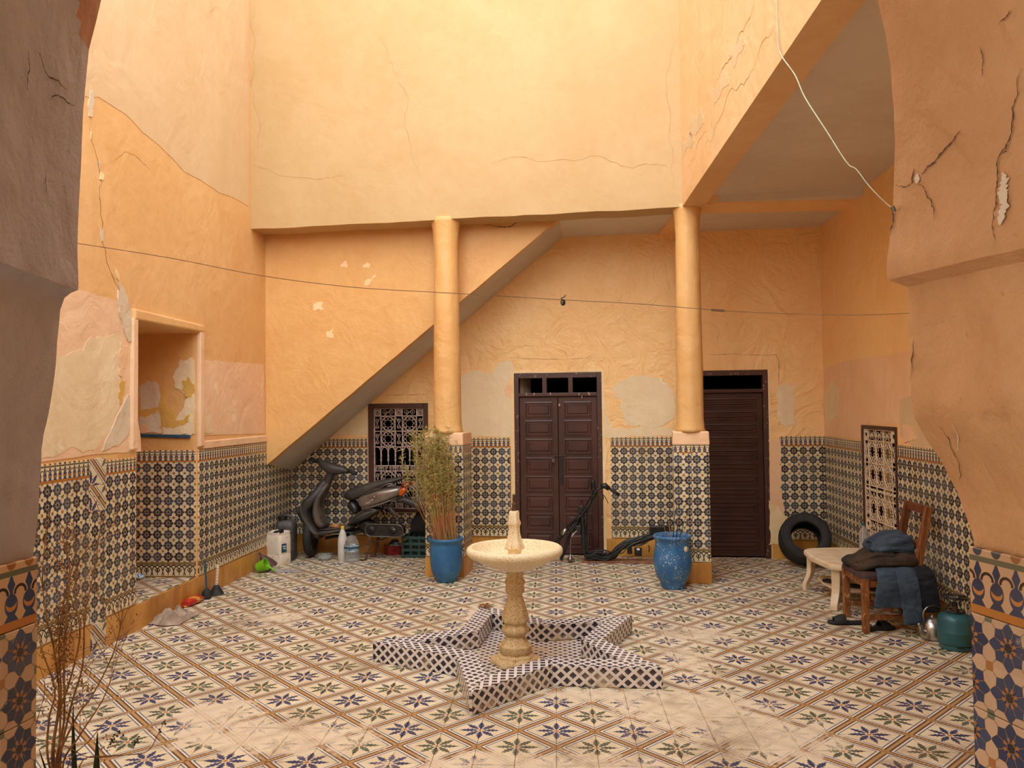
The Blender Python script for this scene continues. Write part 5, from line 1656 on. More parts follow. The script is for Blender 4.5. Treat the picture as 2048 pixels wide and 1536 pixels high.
# engine, drive case, shock absorber, stand
spine(MB(), [(940, 1000, 40, .06), (1000, 1000, 90, .10), (1080, 1040, 96, .11), (1140, 1050, 60, .06)]).build('engine', M['engine'], sc_, smooth=True)
cs = MB(); ring = lambda o, e: [S1(1130+(-1)*(85-e)*math.sin(t), 1050-(85-e)*math.cos(t), o) for t in [PI*i/12 for i in range(13)]][::-1]+[S1(1470+(85-e)*math.sin(t), 1060-(85-e)*math.cos(t), o) for t in [PI*i/12 for i in range(13)]]
cs.hexa(ring(.03, 0), ring(.12, 0)); case = cs.build('drive_case', M['blackpl'], sc_)
cr = MB(); cr.tube(ring(.122, 4), .007, 6, closed=True); cr.build('case_edge', M['steel'], case, smooth='all')
for x, y, r_ in ((1130, 1050, 52), (1405, 1055, 54), (1430, 1050, 30)):
    pl_ = MB(); pl_.lathe([(.001, 0), (r_*K*.35, .004), (r_*K*.4, .02), (r_*K*.85, .012), (r_*K, .006), (r_*K, -.01)], (0, 0, 0), 24)
    pl_.build('pulley', M['steel'] if x > 1420 else M['engine'], case, smooth=True, M=WORLD(case).inverted() @ Matrix.Translation(S1(x, y, .125)) @ nB.to_track_quat('Z', 'Y').to_matrix().to_4x4())
shk = MB(); a, b = S1(1330, 750, .06), S1(1430, 860, .06)
ax = (b-a).normalized(); uu = ax.orthogonal().normalized(); vv = ax.cross(uu)
shk.tube([a.lerp(b, i/60)+(uu*math.cos(i*.75)+vv*math.sin(i*.75))*.024 for i in range(61)], .006, 5); shk.tube([a-ax*.03, b+ax*.05], .011, 8); shk.build('shock_absorber', M['steel'], sc_, smooth='all')
mb = MB(); mb.tube(smoothpath([S1(1230, 800, .07), S1(1215, 870, .07), S1(1260, 890, .07), S1(1300, 830, .07), S1(1270, 790, .07)], 4), .008, 6); mb.build('bracket', M['rust'], sc_, smooth='all')
for o_, dx in ((.12, 0), (-.10, 40)):
    mb = MB(); ft_ = S1(1055+dx, 1400, o_); ft_.z = .006
    mb.bar(S1(1115+dx, 1130, o_), ft_, .03, .02, up=nB, w2=.022); mb.box(ft_+Vector((-.02, -.01, 0)), (.07, .03, .012)); mb.build('stand_leg', M['rust'], sc_)
mb = MB(); ft_ = S1(1055, 1290, .12); mb.tube([S1(860, 1285, .1), S1(1000, 1268, .12), S1(1090, 1240, .12)], .005, 5); mb.tube([S1(1120, 1220, .08), S1(1240, 1190, .05), S1(1340, 1150, .03)], .008, 6); mb.build('stand_spring', M['rust'], sc_, smooth='all')
mb = MB(); mb.tube(smoothpath([S1(480, 1180, 0), S1(620, 1150, .02), S1(800, 1120, .03), S1(960, 1080, .02), S1(1060, 1060, 0)], 4), .018, 8); mb.tube([S1(560, 1110, -.06), S1(980, 1060, -.06)], .02, 8); mb.build('frame_tube', M['engine'], sc_, smooth='all')
# rag on the footboard
mb = MB(); mb.loft([(S1(570, 1010, .05), UZ*.012, nB*.03), (S1(610, 1000, .05), UZ*.028, nB*.05), (S1(660, 1010, .05), UZ*.022, nB*.04), (S1(690, 1020, .05), UZ*.01, nB*.02)], 12)
o = mb.build('crumpled_rag', M['dryleaf'], None, smooth='all'); tag(o, 'small orange brown rag on the footboard of the dusty grey scooter', 'rag')
# ---------------------------------------------------------------- stripped motorbike frame on a plank
plk = thing('wooden_plank', 'thin brown plank lying on the floor under the stripped bike frame', 'plank', gr(1230, 1122))
pa, pb = gr(1163, 1126), gr(1315, 1128)
pa.z = pb.z = .013
dd = (pb-pa).normalized(); back_ = Vector((-dd.y, dd.x, 0))
MB().bar(pa+back_*.07, pb+back_*.07, .15, .024).build('board', M['plank'], plk, bevel=.003)
BY = 4.50
M['cable_grey'] = simple('dusty grey cable sheath', (62, 58, 52), .5, nscale=30)
def B1(zx, zy, o=0.0):
    p = atY(1080+zx/5.69, 920+zy/5.69, BY-.05*(zx/5.69/170))
    return p+Vector((0, -o, 0))
bk_ = thing('bike_frame', 'stripped black motorbike frame with trailing cables leaning by the double door', 'bike frame', B1(540, 1130)-Vector((0, 0, B1(540, 1130).z)))
def tb(name, pts, r, m, k=5, n=8, parent=bk_, **kw):
    mb = MB(); P = smoothpath(pts, k)
    mb.tube(P, r, n); return mb.build(name, m, parent, smooth='all', **kw)
tb('steering_head', [B1(600, 235), B1(615, 320), B1(625, 385)], .030, M['blackpl'])
tb('handlebar', [B1(620, 350), B1(680, 320), B1(745, 290), B1(800, 330), B1(850, 365)], .012, M['blackpl'])
mb = MB(); mb.tube([B1(690, 300), B1(740, 292), B1(790, 330)], [.028, .034, .024], 10); mb.build('switch_block', M['blackpl'], bk_, smooth='all')
mb = MB(); mb.tube([B1(800, 332), B1(905, 400)], [.017, .019], 10); mb.build('grip', M['blackrub'], bk_, smooth='all')
tb('fork_tube', [B1(630, 380), B1(520, 560), B1(330, 760), B1(180, 940)], .022, M['engine'])
mb = MB(); mb.tube([B1(298, 780, .02), B1(250, 845, .02)], .021, 10); mb.build('fork_collar', M['chrome'], bk_, smooth='all')
f2 = B1(240, 1075); f2.z = .012
tb('fork_tube', [B1(600, 420, -.08), B1(480, 640, -.08), B1(350, 860, -.08), f2+Vector((0, .08, 0))], .018, M['blackpl'])
tb('down_tube', [B1(480, 600), B1(490, 760), B1(500, 920), B1(508, 1060)], .028, M['blackpl'])
def lowest(p, z):
    p = p.copy(); p.z = max(p.z, z); return p
tb('frame_rail', [lowest(B1(505, 1080), .055), lowest(B1(620, 1115), .05), lowest(B1(780, 1125), .05), B1(860, 1080), B1(930, 1000), B1(1000, 960), B1(1150, 930), B1(1295, 880)], .022, M['blackpl'])
tb('frame_rail', [lowest(B1(505, 1080, -.12), .055), lowest(B1(640, 1110, -.12), .05), lowest(B1(800, 1100, -.12), .05), B1(900, 1010, -.12), B1(1010, 940, -.12), B1(1160, 905, -.12), B1(1300, 850, -.12)], .02, M['blackpl'])
for k in range(3):
    x, y = ((560, 1100), (880, 1050), (1150, 925))[k]
    a = lowest(B1(x, y), .055); tb('cross_tube', [a, a+Vector((0, .12, 0))], .014, M['blackpl'], parent=bk_)
tb('brace', [B1(440, 720), B1(460, 780), B1(400, 800)], .018, M['engine'])
rng = random.Random(17)
for k in range(16):
    pts = [B1(x+rng.gauss(0, 12), y+rng.gauss(0, 12), rng.uniform(-.03, .06)) for x, y in ((620, 330), (560, 500), (470, 640), (380, 740), (340, 800))]
    if k % 3 == 0: pts = [B1(x+rng.gauss(0, 10), y+rng.gauss(0, 14), rng.uniform(-.02, .05)) for x, y in ((600, 440), (545, 600), (540, 780), (520, 960), (530, 1070))]
    tb('cable', pts, rng.choice((.004, .006, .005)), M[rng.choice(('cable', 'cable_grey'))], 4, 5)
for k in range(18):
    o_ = rng.uniform(-.10, .07)
    pts = [lowest(B1(x+rng.gauss(0, 10), y+rng.gauss(0, 22), o_+rng.gauss(0, .018)), .036) for x, y in ((520, 1090), (640, 1085), (760, 1110), (850, 1070), (935, 985), (1010, 950), (1160, 920), (1295, 875))]
    tb('cable', pts, rng.choice((.004, .006, .007)), M[rng.choice(('cable', 'cable_grey'))], 4, 5)
for k in range(4):
    c = B1(690+rng.gauss(0, 25), 1060, rng.uniform(-.05, .06))
    R_, rz = rng.uniform(.055, .10), rng.uniform(.022, .045)
    tb('cable', [lowest(c+Vector((R_*math.cos(t), rng.gauss(0, .01), rz*math.sin(t)+.01)), .036) for t in [2*PI*i/10 for i in range(11)]], .0045, M['cable'], 3, 5)
for pts in ([(690, 360), (740, 420), (775, 490)], [(700, 340), (720, 420), (710, 470)], [(640, 330), (600, 300), (580, 240)], [(480, 450), (500, 520), (540, 560)], [(460, 780), (520, 700), (560, 640)], [(300, 770), (360, 700), (420, 640)]):
    tb('cable', [B1(x, y, .03) for x, y in pts], .004, M['cable'], 4, 5)
mb = MB(); mb.box(B1(460, 560, .02), (.05, .05, .075)); mb.box(B1(430, 790, .0), (.07, .06, .09)); mb.box(B1(470, 470), (.02, .03, .05)); mb.build('junction_box', M['blackpl'], bk_, bevel=.006)
mb = MB(); mb.box(B1(1115, 1040, .02), (.075, .06, .085)); mb.box(B1(1020, 1030, .0), (.05, .05, .07)); mb.build('relay_box', M['engine'], bk_, bevel=.006)
mb = MB(); mb.box(B1(1112, 1005, .056), (.030, .004, .020)); mb.build('tag', M['white'], bk_)
mb = MB(); mb.box(B1(1340, 800, -.03), (.17, .08, .085)); mb.box(B1(1440, 790, -.03), (.10, .06, .08)); mb.build('rear_light_box', M['blackpl'], bk_, bevel=.008)
tb('cable', [B1(1235, 970), B1(1245, 1010), B1(1235, 1050)], .006, M['cable'], 4, 5)
bc = B1(345, 1080)
bl_ = MB(); bl_.lathe([(.001, 0), (.028, .012), (.036, .03), (.028, .048), (.012, .062), (.012, .085), (.004, .09)], (bc.x, bc.y, .001), 16)
bl_.tube(smoothpath([Vector((bc.x, bc.y, .085)), B1(345, 1010), B1(350, 900), B1(375, 820)], 4), .004, 5)
bl_.build('lamp_bulb', M['chrome'], bk_, smooth='all')
tb('kick_stand', [B1(420, 800, .02), B1(370, 850, .03), B1(360, 870, .03)], .011, M['chrome'])

# ---------------------------------------------------------------- canisters in the left corner
def canister(c, rz, w, d, h, m, name, label, capm, torn=False):
    t = thing(name, label, 'canister', c, rz)
    Mw = Matrix.Identity(4)
    mb = MB(); p = 5.0
    secs = [(0, .93), (.02, 1), (.3*h, 1.0), (.32*h, .985), (.36*h, .985), (.38*h, 1), (.80*h, 1.0), (.86*h, .99)]
    if torn: secs += [(.93*h, .97), (h, .93)]
    else: secs += [(.93*h, .86), (.97*h, .6)]
    mb.loft([(Vector((0, 0, z)), Vector((w/2*k, 0, 0)), Vector((0, d/2*k, 0))) for z, k in secs], 28, p)
    body = mb.build('body', m, t, smooth=True, M=Matrix.Identity(4))
    return t
c1 = gr(550, 1131); c1.y += .10
jw = canister(c1, -.42, .235, .20, .335, M['jerry_white'], 'canister', 'scuffed white cut open plastic canister with a small blue label beside the dark canister', None, True)
mb = MB(); n = 28; ringa, ringb = [], []
rng = random.Random(4)
for i in range(n):
    t = 2*PI*i/n; ca, sa = math.cos(t), math.sin(t)
    q = Vector((math.copysign(abs(ca)**.4, ca)*.235/2*.95, math.copysign(abs(sa)**.4, sa)*.10*.95, 0))
    ringa.append(q+Vector((0, 0, .325))); ringb.append(q*1.01+Vector((0, 0, .35+.02*mnoise.noise(Vector((ca*2, sa*2, 1)))+.008*rng.random())))
mb.rings([ringa, ringb, [v*.965 for v in ringb], [v*.965+Vector((0, 0, -.02)) for v in ringa]], caps=False)
mb.build('torn_rim', M['jerry_white'], jw, smooth=True, M=Matrix.Identity(4))
MB().box((.1185, -.035, .185), (.004, .07, .095)).build('label', M['label_navy'], jw, M=Matrix.Identity(4))
for k, z in enumerate((.205, .18)): MB().box((.121, -.035+.004*k, z), (.002, .045-.012*k, .012)).build('print', M['white'], jw, M=Matrix.Identity(4))
MB().loft([((.02, -.02, .345), (.06, 0, 0), (0, .05, 0)), ((.03, -.02, .37), (.05, 0, .01), (0, .045, 0)), ((.07, .0, .385), (.02, 0, 0), (0, .02, 0))], 10).build('black_liner', M['black_cloth'], jw, smooth='all', M=Matrix.Identity(4))
c2 = Vector((-3.050, 4.675, 0))
jg = canister(c2, .03, .20, .21, .46, M['jerry_grey'], 'canister', 'large dusty dark grey plastic canister behind the white one', None)
mb = MB(); mb.lathe([(.045, .43), (.045, .462), (.05, .464), (.05, .49), (.044, .494), (.001, .495)], (-.04, -.02, 0), 18); mb.build('cap', M['blackpl'], jg, smooth=True, M=Matrix.Identity(4))
mb = MB(); mb.tube(smoothpath([(-.07, .03, .44), (-.06, .03, .475), (0, .03, .485), (.06, .03, .475), (.075, .03, .43)], 4), .014, 8); mb.build('handle', M['jerry_grey'], jg, smooth='all', M=Matrix.Identity(4))
sk = gr(515, 1146); sk.y += .05; sk.x += .035
fn = thing('funnel', 'dull plum plastic funnel leaning between the yellow skirting and the white canister', 'funnel', (sk.x-.01, sk.y+.12, 0))
Mf = Matrix.Translation((.0, 0, .085)) @ Matrix.Rotation(-.5, 4, 'Y') @ Matrix.Rotation(.35, 4, 'X')
MB().lathe([(.082, -.08), (.085, -.085), (.070, -.02), (.045, .04), (.016, .085), (.012, .12), (.010, .12), (.012, .08), (.06, -.02), (.078, -.08)], (0, 0, 0), 24, caps=False).build('cone', M['plum'], fn, smooth=True, M=Mf)
sc2 = thing('scoop', 'bright lime green plastic scoop lying tipped against the yellow skirting', 'scoop', (sk.x, sk.y, 0), .1)
Ms = Matrix.Translation((.0, -.02, .066)) @ Matrix.Rotation(1.15, 4, 'Y') @ Matrix.Rotation(.15, 4, 'X')
MB().lathe([(.001, -.052), (.048, -.052), (.052, -.046), (.062, .052), (.064, .055), (.059, .055), (.048, -.042), (.001, -.044)], (0, 0, 0), 28, caps=False).build('cup', M['lime'], sc2, smooth=True, M=Ms)
mb = MB(); mb.bar((.045, -.02, .075), (.155, -.07, .022), .030, .010, w2=.020); mb.build('handle', M['lime'], sc2, bevel=.003, M=Matrix.Identity(4))
# plastic film lying before the canisters
bp = gr(572, 1143)
bg_ = thing('plastic_bag', 'thin transparent plastic bag crumpled on the tiles before the white canister', 'bag', (bp.x, bp.y, 0))
mb = grid_mesh(lambda a, b: Vector((bp.x+(a-.5)*.34, bp.y+(b-.5)*.12, .004+max(0, .016+.022*mnoise.noise(Vector((a*6, b*5, 2))))*math.sin(PI*a)*math.sin(PI*b)+.05*math.exp(-((a-.12)/.07)**2-((b-.5)/.3)**2))), 26, 12, 'f', None)
o = mb.build('film', M['bag'], bg_, smooth='all'); d_ = o.modifiers.new('thick', 'SOLIDIFY'); d_.thickness = .0008

# ---------------------------------------------------------------- bottles, bowl, tub, crate
b1 = gr(683, 1123); b1.y += .05
t1 = thing('bottle', 'milky white plastic bottle with a yellow cap behind the clear water bottle', 'bottle', (b1.x, b1.y, 0))
MB().lathe([(.001, 0), (.048, 0), (.054, .008), (.054, .20), (.050, .25), (.034, .315), (.020, .345), (.018, .36), (.001, .36)], (b1.x, b1.y, 0), 28).build('body', M['milk'], t1, smooth=True)
MB().lathe([(.021, .355), (.021, .382), (.018, .386), (.001, .386)], (b1.x, b1.y, 0), 18).build('cap', M['yellow'], t1, smooth=True)
b2_ = gr(700, 1126); b2_.y += .08
t2 = thing('bottle', 'large clear ribbed water bottle with a green cap and blue label', 'bottle', (b2_.x, b2_.y, 0))
rib = []
for i in range(41):
    z = .004+i*.0067; r = .082 if z < .19 else .082-(z-.19)*.30
    if z > .232: r = .069-(z-.232)*.62
    rib.append((max(.021, r-.004*abs(math.sin(z*95))*(z < .24)), z))
MB().lathe([(.001, 0), (.07, 0), (.078, .003)]+rib+[(.021, .29), (.021, .30)], (b2_.x, b2_.y, 0), 36).build('body', M['clear'], t2, smooth=True)
MB().lathe([(.024, .30), (.024, .322), (.020, .326), (.001, .326)], (b2_.x, b2_.y, 0), 18).build('cap', M['green_cap'], t2, smooth=True)
mb = MB(); mb.lathe([(.0838, .118), (.0838, .172)], (b2_.x, b2_.y, 0), 36, caps=False); mb.build('label', M['label_blue'], t2, smooth=True)
mb = MB(); mb.lathe([(.0845, .150), (.0845, .172)], (b2_.x, b2_.y, 0), 36, caps=False); mb.build('label_band', M['label_navy'], t2, smooth=True)
b3 = gr(646, 1121); b3.y += .07
t3 = thing('bowl', 'shallow transparent plastic tray on the tiles left of the bottles', 'bowl', (b3.x, b3.y, 0))
MB().lathe([(.001, .002), (.066, .002), (.074, .012), (.078, .05), (.084, .054), (.084, .058), (.075, .056), (.07, .014), (.001, .008)], (b3.x, b3.y, 0), 32, lobes=16, amp=.02).build('shell', M['clear'], t3, smooth=True)
b4 = gr(786, 1111); b4.y += .14
t4 = thing('tub', 'dusty round red plastic tub under the engine of the dusty grey scooter', 'tub', (b4.x, b4.y, 0))
MB().lathe([(.001, 0), (.115, 0), (.122, .01), (.136, .095), (.142, .10), (.142, .108), (.134, .108), (.115, .02), (.001, .015)], (b4.x, b4.y, 0), 32).build('vessel', M['redpl'], t4, smooth=True)
w4 = MB(); w4.loft([((b4.x-.09, b4.y, .055), UZ*.02, nB*.05), ((b4.x-.05, b4.y, .08), UZ*.045, nB*.09), ((b4.x+.02, b4.y, .085), UZ*.055, nB*.10), ((b4.x+.08, b4.y, .07), UZ*.05, nB*.07), ((b4.x+.11, b4.y, .06), UZ*.02, nB*.03)], 14)
o = w4.build('cloth_bundle', M['greypl'], None, smooth='all'); tag(o, 'grey and black cloth bundle lying in the dusty red tub', 'cloth')
o = MB().loft([((b4.x-.07, b4.y-.02, .10), UZ*.02, nB*.03), ((b4.x-.03, b4.y-.02, .135), UZ*.03, nB*.05), ((b4.x+.02, b4.y-.01, .15), UZ*.018, nB*.04), ((b4.x+.04, b4.y, .14), UZ*.008, nB*.02)], 12).build('black_rag', M['black_cloth'], None, smooth='all')
tag(o, 'black rag on top of the grey bundle in the red tub', 'rag')
b5 = gr(832, 1112); b5.x = -1.54; b5.y = 4.86
t5 = thing('crate', 'dark teal slotted plastic crate standing against the tiled wall behind the left column', 'crate', (b5.x, b5.y, 0), -.08)
cw, cd, ch = .40, .24, .245
I4 = Matrix.Identity(4)
for sy in (-1, 1):
    for k in range(4): MB().box((0, sy*cd/2, .02+k*.068), (cw, .012, .030)).build('slat', M['teal_crate'], t5, bevel=.003, M=I4)
    for sx in (-1, -.5, 0, .5, 1): MB().box((sx*(cw/2-.012), sy*(cd/2-.003), ch/2), (.024, .014, ch)).build('upright', M['teal_crate'], t5, bevel=.003, M=I4)
for sx in (-1, 1):
    for k in range(4): MB().box((sx*cw/2, 0, .02+k*.068), (.012, cd, .030)).build('slat', M['teal_crate'], t5, bevel=.003, M=I4)
MB().box((0, 0, .008), (cw, cd, .012)).build('base', M['teal_crate'], t5, M=I4)
o = MB().loft([((b5.x-.12, b5.y, .24), UZ*.02, nB*.08), ((b5.x-.10, b5.y, .34), UZ*.08, nB*.09), ((b5.x-.02, b5.y, .40), UZ*.14, nB*.10), ((b5.x+.10, b5.y, .42), UZ*.17, nB*.10), ((b5.x+.17, b5.y, .40), UZ*.13, nB*.08)], 18).build('black_bag', M['black_cloth'], None, smooth='all')
tag(o, 'full black bag standing in the dark teal crate', 'bag')

# ---------------------------------------------------------------- along the left skirting
bq = gr(414, 1190); bq.x = -3.148
bt = thing('brush', 'black rubber plunger with a pale wrapped handle against the yellow skirting', 'brush', (bq.x+.02, bq.y+.02, 0))
mb = MB(); mb.lathe([(.001, 0), (.064, 0), (.068, .006)]+[(.068-.012*i*.5-.004*(i % 2), .006+.011*i) for i in range(1, 7)]+[(.024, .08), (.018, .09), (.001, .092)], (bq.x+.02, bq.y+.02, 0), 28); mb.build('bell', M['blackrub'], bt, smooth=True)
mb = MB(); mb.tube([(bq.x+.02, bq.y+.02, .085), (bq.x+.035, bq.y+.015, .27)], .013, 10); mb.build('handle', M['jerry_white'], bt, smooth=True)
for k in range(6):
    mb = MB(); c = Vector((bq.x+.02+.015*(k+1)/7, bq.y+.02-.005*(k+1)/7, .10+.165*(k)/6)); mb.tube([c, c+Vector((0, 0, .004))], .0145, 10); mb.build('wrap', M['rag'], bt, smooth=True)
bs_ = thing('broom', 'short handled scrubber with a thin blue grey pole beside the black plunger', 'broom', (bq.x-.004, bq.y-.13, 0))
mb = MB(); mb.tube([(bq.x-.004, bq.y-.13, .07), (bq.x-.03, bq.y-.11, .34)], .008, 8); mb.build('pole', M['label_navy'], bs_, smooth=True)
mb = MB(); mb.lathe([(.001, 0), (.042, 0), (.046, .02), (.040, .06), (.018, .085), (.001, .086)], (bq.x-.004, bq.y-.13, 0), 20); mb.build('head', M['blackrub'], bs_, smooth=True)
pk = gr(377, 1208); pk.x += .045
o = MB().loft([((pk.x-.01, pk.y-.14, .03), UZ*.026, Vector((.03, .01, 0))), ((pk.x, pk.y-.08, .036), UZ*.036, Vector((.045, 0, 0))), ((pk.x+.005, pk.y, .036), UZ*.034, Vector((.048, 0, 0))), ((pk.x+.01, pk.y+.07, .034), UZ*.033, Vector((.04, 0, 0))), ((pk.x+.01, pk.y+.10, .03), UZ*.012, Vector((.045, 0, 0)))], 12, 2.2).build('packet', M['redyellow'], None, smooth=True)
tag(o, 'crumpled red and yellow plastic packet on the floor by the black plunger', 'packet')
rg = gr(340, 1240); rg.x += .01; rg.y += .03
rt = thing('floor_rag', 'pale grey brown cleaning rag heaped on the tiles by the yellow skirting', 'rag', (rg.x, rg.y, 0))
def ragf(a, b):
    x, y = (a-.5), (b-.5); r = min(1, 2*math.hypot(x, y))
    ed = 1+.25*mnoise.noise(Vector((math.atan2(y, x)*1.1, 3, 0)))
    P = Vector((rg.x+x*.30*ed, rg.y+y*.40*ed, 0))
    h = (.036+.075*mnoise.noise(Vector((a*4.5+1, b*5.5, 1)))+.040*abs(mnoise.noise(Vector((a*11, b*9, 4)))))*max(0, 1-r**3)
    P.z = .005+max(0, h)
    return P
o = grid_mesh(ragf, 34, 34, 'r', None).build('cloth', M['rag'], rt, smooth='all'); d_ = o.modifiers.new('thick', 'SOLIDIFY'); d_.thickness = .004; d_.offset = 1
np_ = gr(272, 1156, .2); np_.x = max(np_.x, -3.72); np_.y = 2.70
o = MB().loft([((np_.x-.03, np_.y, .222), UZ*.008, Vector((0, .03, 0))), ((np_.x-.01, np_.y, .228), UZ*.026, Vector((0, .045, 0))), ((np_.x+.03, np_.y, .226), UZ*.024, Vector((0, .04, 0))), ((np_.x+.05, np_.y, .218), UZ*.008, Vector((0, .03, 0)))], 9, 2.0).build('wrapper', M['bluewhite'], None, smooth=False)
tag(o, 'crumpled blue and white wrapper on the tiled step of the doorway recess', 'wrapper')
# blue rod across the recess
ra_, rb_ = NW.pt(*NW.on(282, 871)), NW.pt(*NW.on(382, 873))
o = MB().bar(Vector((ra_.x, 2.785, ra_.z)), Vector((rb_.x, 2.785, rb_.z)), .022, .030).build('blue_bar', M['label_navy'], None, bevel=.004)
tag(o, 'dark blue bar fixed level across the back of the doorway recess', 'bar')

# ---------------------------------------------------------------- tyre against the back wall
ty = thing('tyre', 'black car tyre leaning against the tiled corner beside the single brown door', 'tyre', (2.595, 4.13, 0))
Rt = .258
tax = Vector((-.26, -1.0, 0)).normalized(); tilt = Matrix.Rotation(-.20, 4, Vector((1, -.26, 0)))
mb = MB(); prof_t = [(r_ if r_ > .16 else r_-.008, z_*1.55) for r_, z_ in [(.146, -.062), (.154, -.080), (.20, -.092), (.228, -.086), (.240, -.068), (.245, -.03), (.245, .03), (.240, .068), (.228, .086), (.20, .092), (.154, .080), (.146, .062), (.152, .05), (.20, .07), (.222, .03), (.222, -.03), (.20, -.07), (.152, -.05)]]
n = 48
rings = [[Vector((r*math.cos(2*PI*i/n), z, r*math.sin(2*PI*i/n))) for r, z in prof_t] for i in range(n)]
mb.rings(rings, closed=True)
Mt_ = Matrix.Translation((0, .13, .285)) @ Matrix.Rotation(-.16, 4, 'Z') @ Matrix.Rotation(-.46, 4, 'X') @ Matrix.Scale(1.05, 4)
mb.build('carcass', M['tyre'], ty, smooth=True, M=Mt_)
for z in (-.022, .0, .022):
    mb = MB(); mb.tube([(.2455*math.cos(2*PI*i/40), z, .2455*math.sin(2*PI*i/40)) for i in range(40)], .003, 4, closed=True); mb.build('tread_groove', M['blackpl'], ty, M=Mt_)
for r in (.165, .215):
    mb = MB(); mb.tube([(r*math.cos(2*PI*i/40), -.1415 if r > .2 else -.128, r*math.sin(2*PI*i/40)) for i in range(40)], .003, 4, closed=True); mb.build('sidewall_ring', M['blackrub'], ty, M=Mt_)

# ---------------------------------------------------------------- low plastic table
ta, tb_ = gr(1630, 1183), gr(1683, 1222)                    # feet of two near legs
TB = Vector((2.60, 2.86, 0)); TH_ = .375
tt_ = thing('table', 'low off white moulded plastic table behind the wooden chair', 'table', TB)
corner = [Vector((2.24, 3.26, 0)), Vector((2.24, 2.42, 0)), Vector((2.90, 2.42, 0)), Vector((2.90, 3.26, 0))]
ctr = sum(corner, Vector())/4
def rounded(P, r, k=5, bow=.03):
    out_ = []
    n = len(P)
    for i in range(n):
        a, b, c = P[i-1], P[i], P[(i+1) % n]
        u, v = (a-b).normalized(), (c-b).normalized()
        p0, p2 = b+u*r, b+v*r
        for j in range(k+1):
            t = j/k; out_.append(p0*(1-t)**2+b*2*t*(1-t)+p2*t*t)
        m_ = (b+c)/2; nn = (m_-ctr).normalized()*bow
        out_.append(m_+nn)
    return out_
o1 = rounded(corner, .16)
sh = lambda P, f_, z: [ctr+(p-ctr)*f_+Vector((0, 0, z)) for p in P]
mb = MB(); mb.rings([sh(o1, .93, TH_-.05), sh(o1, .985, TH_-.046), sh(o1, 1.0, TH_-.024), sh(o1, .985, TH_-.008), sh(o1, .955, TH_-.004), sh(o1, .945, TH_), sh(o1, .9, TH_)]); mb.build('tabletop', M['plastic_table'], tt_, smooth=True)
for c in corner:
    dr = (ctr-c).normalized()
    p0 = c+dr*.12; 
    top_, mid_, ft_ = p0+Vector((0, 0, TH_-.03)), p0-dr*.005+Vector((0, 0, .17)), p0-dr*.055
    mb = MB()
    sd = Vector((-dr.y, dr.x, 0))
    rg_ = lambda p, w, d: [p+sd*w+dr*d, p-sd*w+dr*d, p-sd*w-dr*d, p+sd*w-dr*d]
    P = smoothpath([top_, mid_, ft_+Vector((0, 0, .06)), ft_], 4)
    mb.rings([rg_(p, .038-.012*i/(len(P)-1), .024-.006*i/(len(P)-1)) for i, p in enumerate(P)]); mb.build('leg', M['plastic_table'], tt_, bevel=.006)
mb = MB(); mb.rings([sh(o1, .70, .125), sh(o1, .72, .135), sh(o1, .70, .142)]); mb.build('lower_shelf', M['plastic_table'], tt_, smooth=True)
# bits on the table and its shelf
o = MB().loft([((2.46, 2.66, TH_+.004), UZ*.004, Vector((0, .012, 0))), ((2.475, 2.665, TH_+.01), UZ*.009, Vector((0, .018, 0))), ((2.50, 2.66, TH_+.004), UZ*.004, Vector((0, .01, 0)))], 8).build('paper_scrap', M['white'], None)
tag(o, 'scrap of white paper on the low plastic table', 'scrap')
bt_ = Vector((2.66, 2.82, TH_+.001))
b_ = thing('bottle', 'clear water bottle with a blue cap on the low plastic table', 'bottle', bt_)
MB().lathe([(.001, 0), (.04, 0), (.043, .006)]+[(.043-.0025*abs(math.sin(z*110)), z) for z in [.01+.007*i for i in range(26)]]+[(.040, .20), (.028, .235), (.014, .255), (.0135, .268)], bt_, 28).build('body', M['clear'], b_, smooth=True)
MB().lathe([(.017, .266), (.017, .286), (.014, .289), (.001, .289)], bt_, 16).build('cap', M['label_navy'], b_, smooth=True)
def shoe(c, rz, L_, label, group=None, top=True):
    t = thing('slipper', label, 'slipper', c, rz, group)
    mb = MB(); mb.loft([((-.5*L_, 0, .012), UZ*.010, Vector((0, .022, 0))), ((-.42*L_, 0, .014), UZ*.014, Vector((0, .036, 0))), ((-.1*L_, .002, .013), UZ*.012, Vector((0, .034, 0))), ((.2*L_, .006, .012), UZ*.011, Vector((0, .045, 0))), ((.4*L_, .004, .012), UZ*.011, Vector((0, .042, 0))), ((.5*L_, 0, .012), UZ*.008, Vector((0, .022, 0)))], 16, 3)
    mb.build('sole', M['slipper'], t, smooth=True, M=Matrix.Identity(4))
    mb = MB(); n = 10; rings = []
    for x, h, w in ((.02*L_, .058, .046), (.12*L_, .062, .048), (.24*L_, .050, .048), (.34*L_, .036, .045)):
        o_ = [Vector((x, w*math.cos(a), .014+h*math.sin(a))) for a in [PI*i/n for i in range(n+1)]]
        rings.append(o_+[Vector((p.x, p.y*.86, .014+(p.z-.014)*.86)) for p in o_[::-1]])
    mb.rings(rings); mb.build('strap', M['slipper'], t, smooth=True, M=Matrix.Identity(4))
    return t
sl = gr(1690, 1250); shoe((sl.x+.02, sl.y+.03, 0), PI-.1, .27, 'black slipper in front of the left front leg of the wooden chair')
sl = gr(1742, 1262); shoe((sl.x+.07, sl.y+.03, 0), .25, .25, 'black slipper under the wooden chair behind its nearest leg')
shoe((2.42, 2.80, .143), -.9, .27, 'dark sandal lying left on the lower shelf of the plastic table')
shoe((2.58, 2.62, .143), -.75, .27, 'dark sandal lying right on the lower shelf of the plastic table')

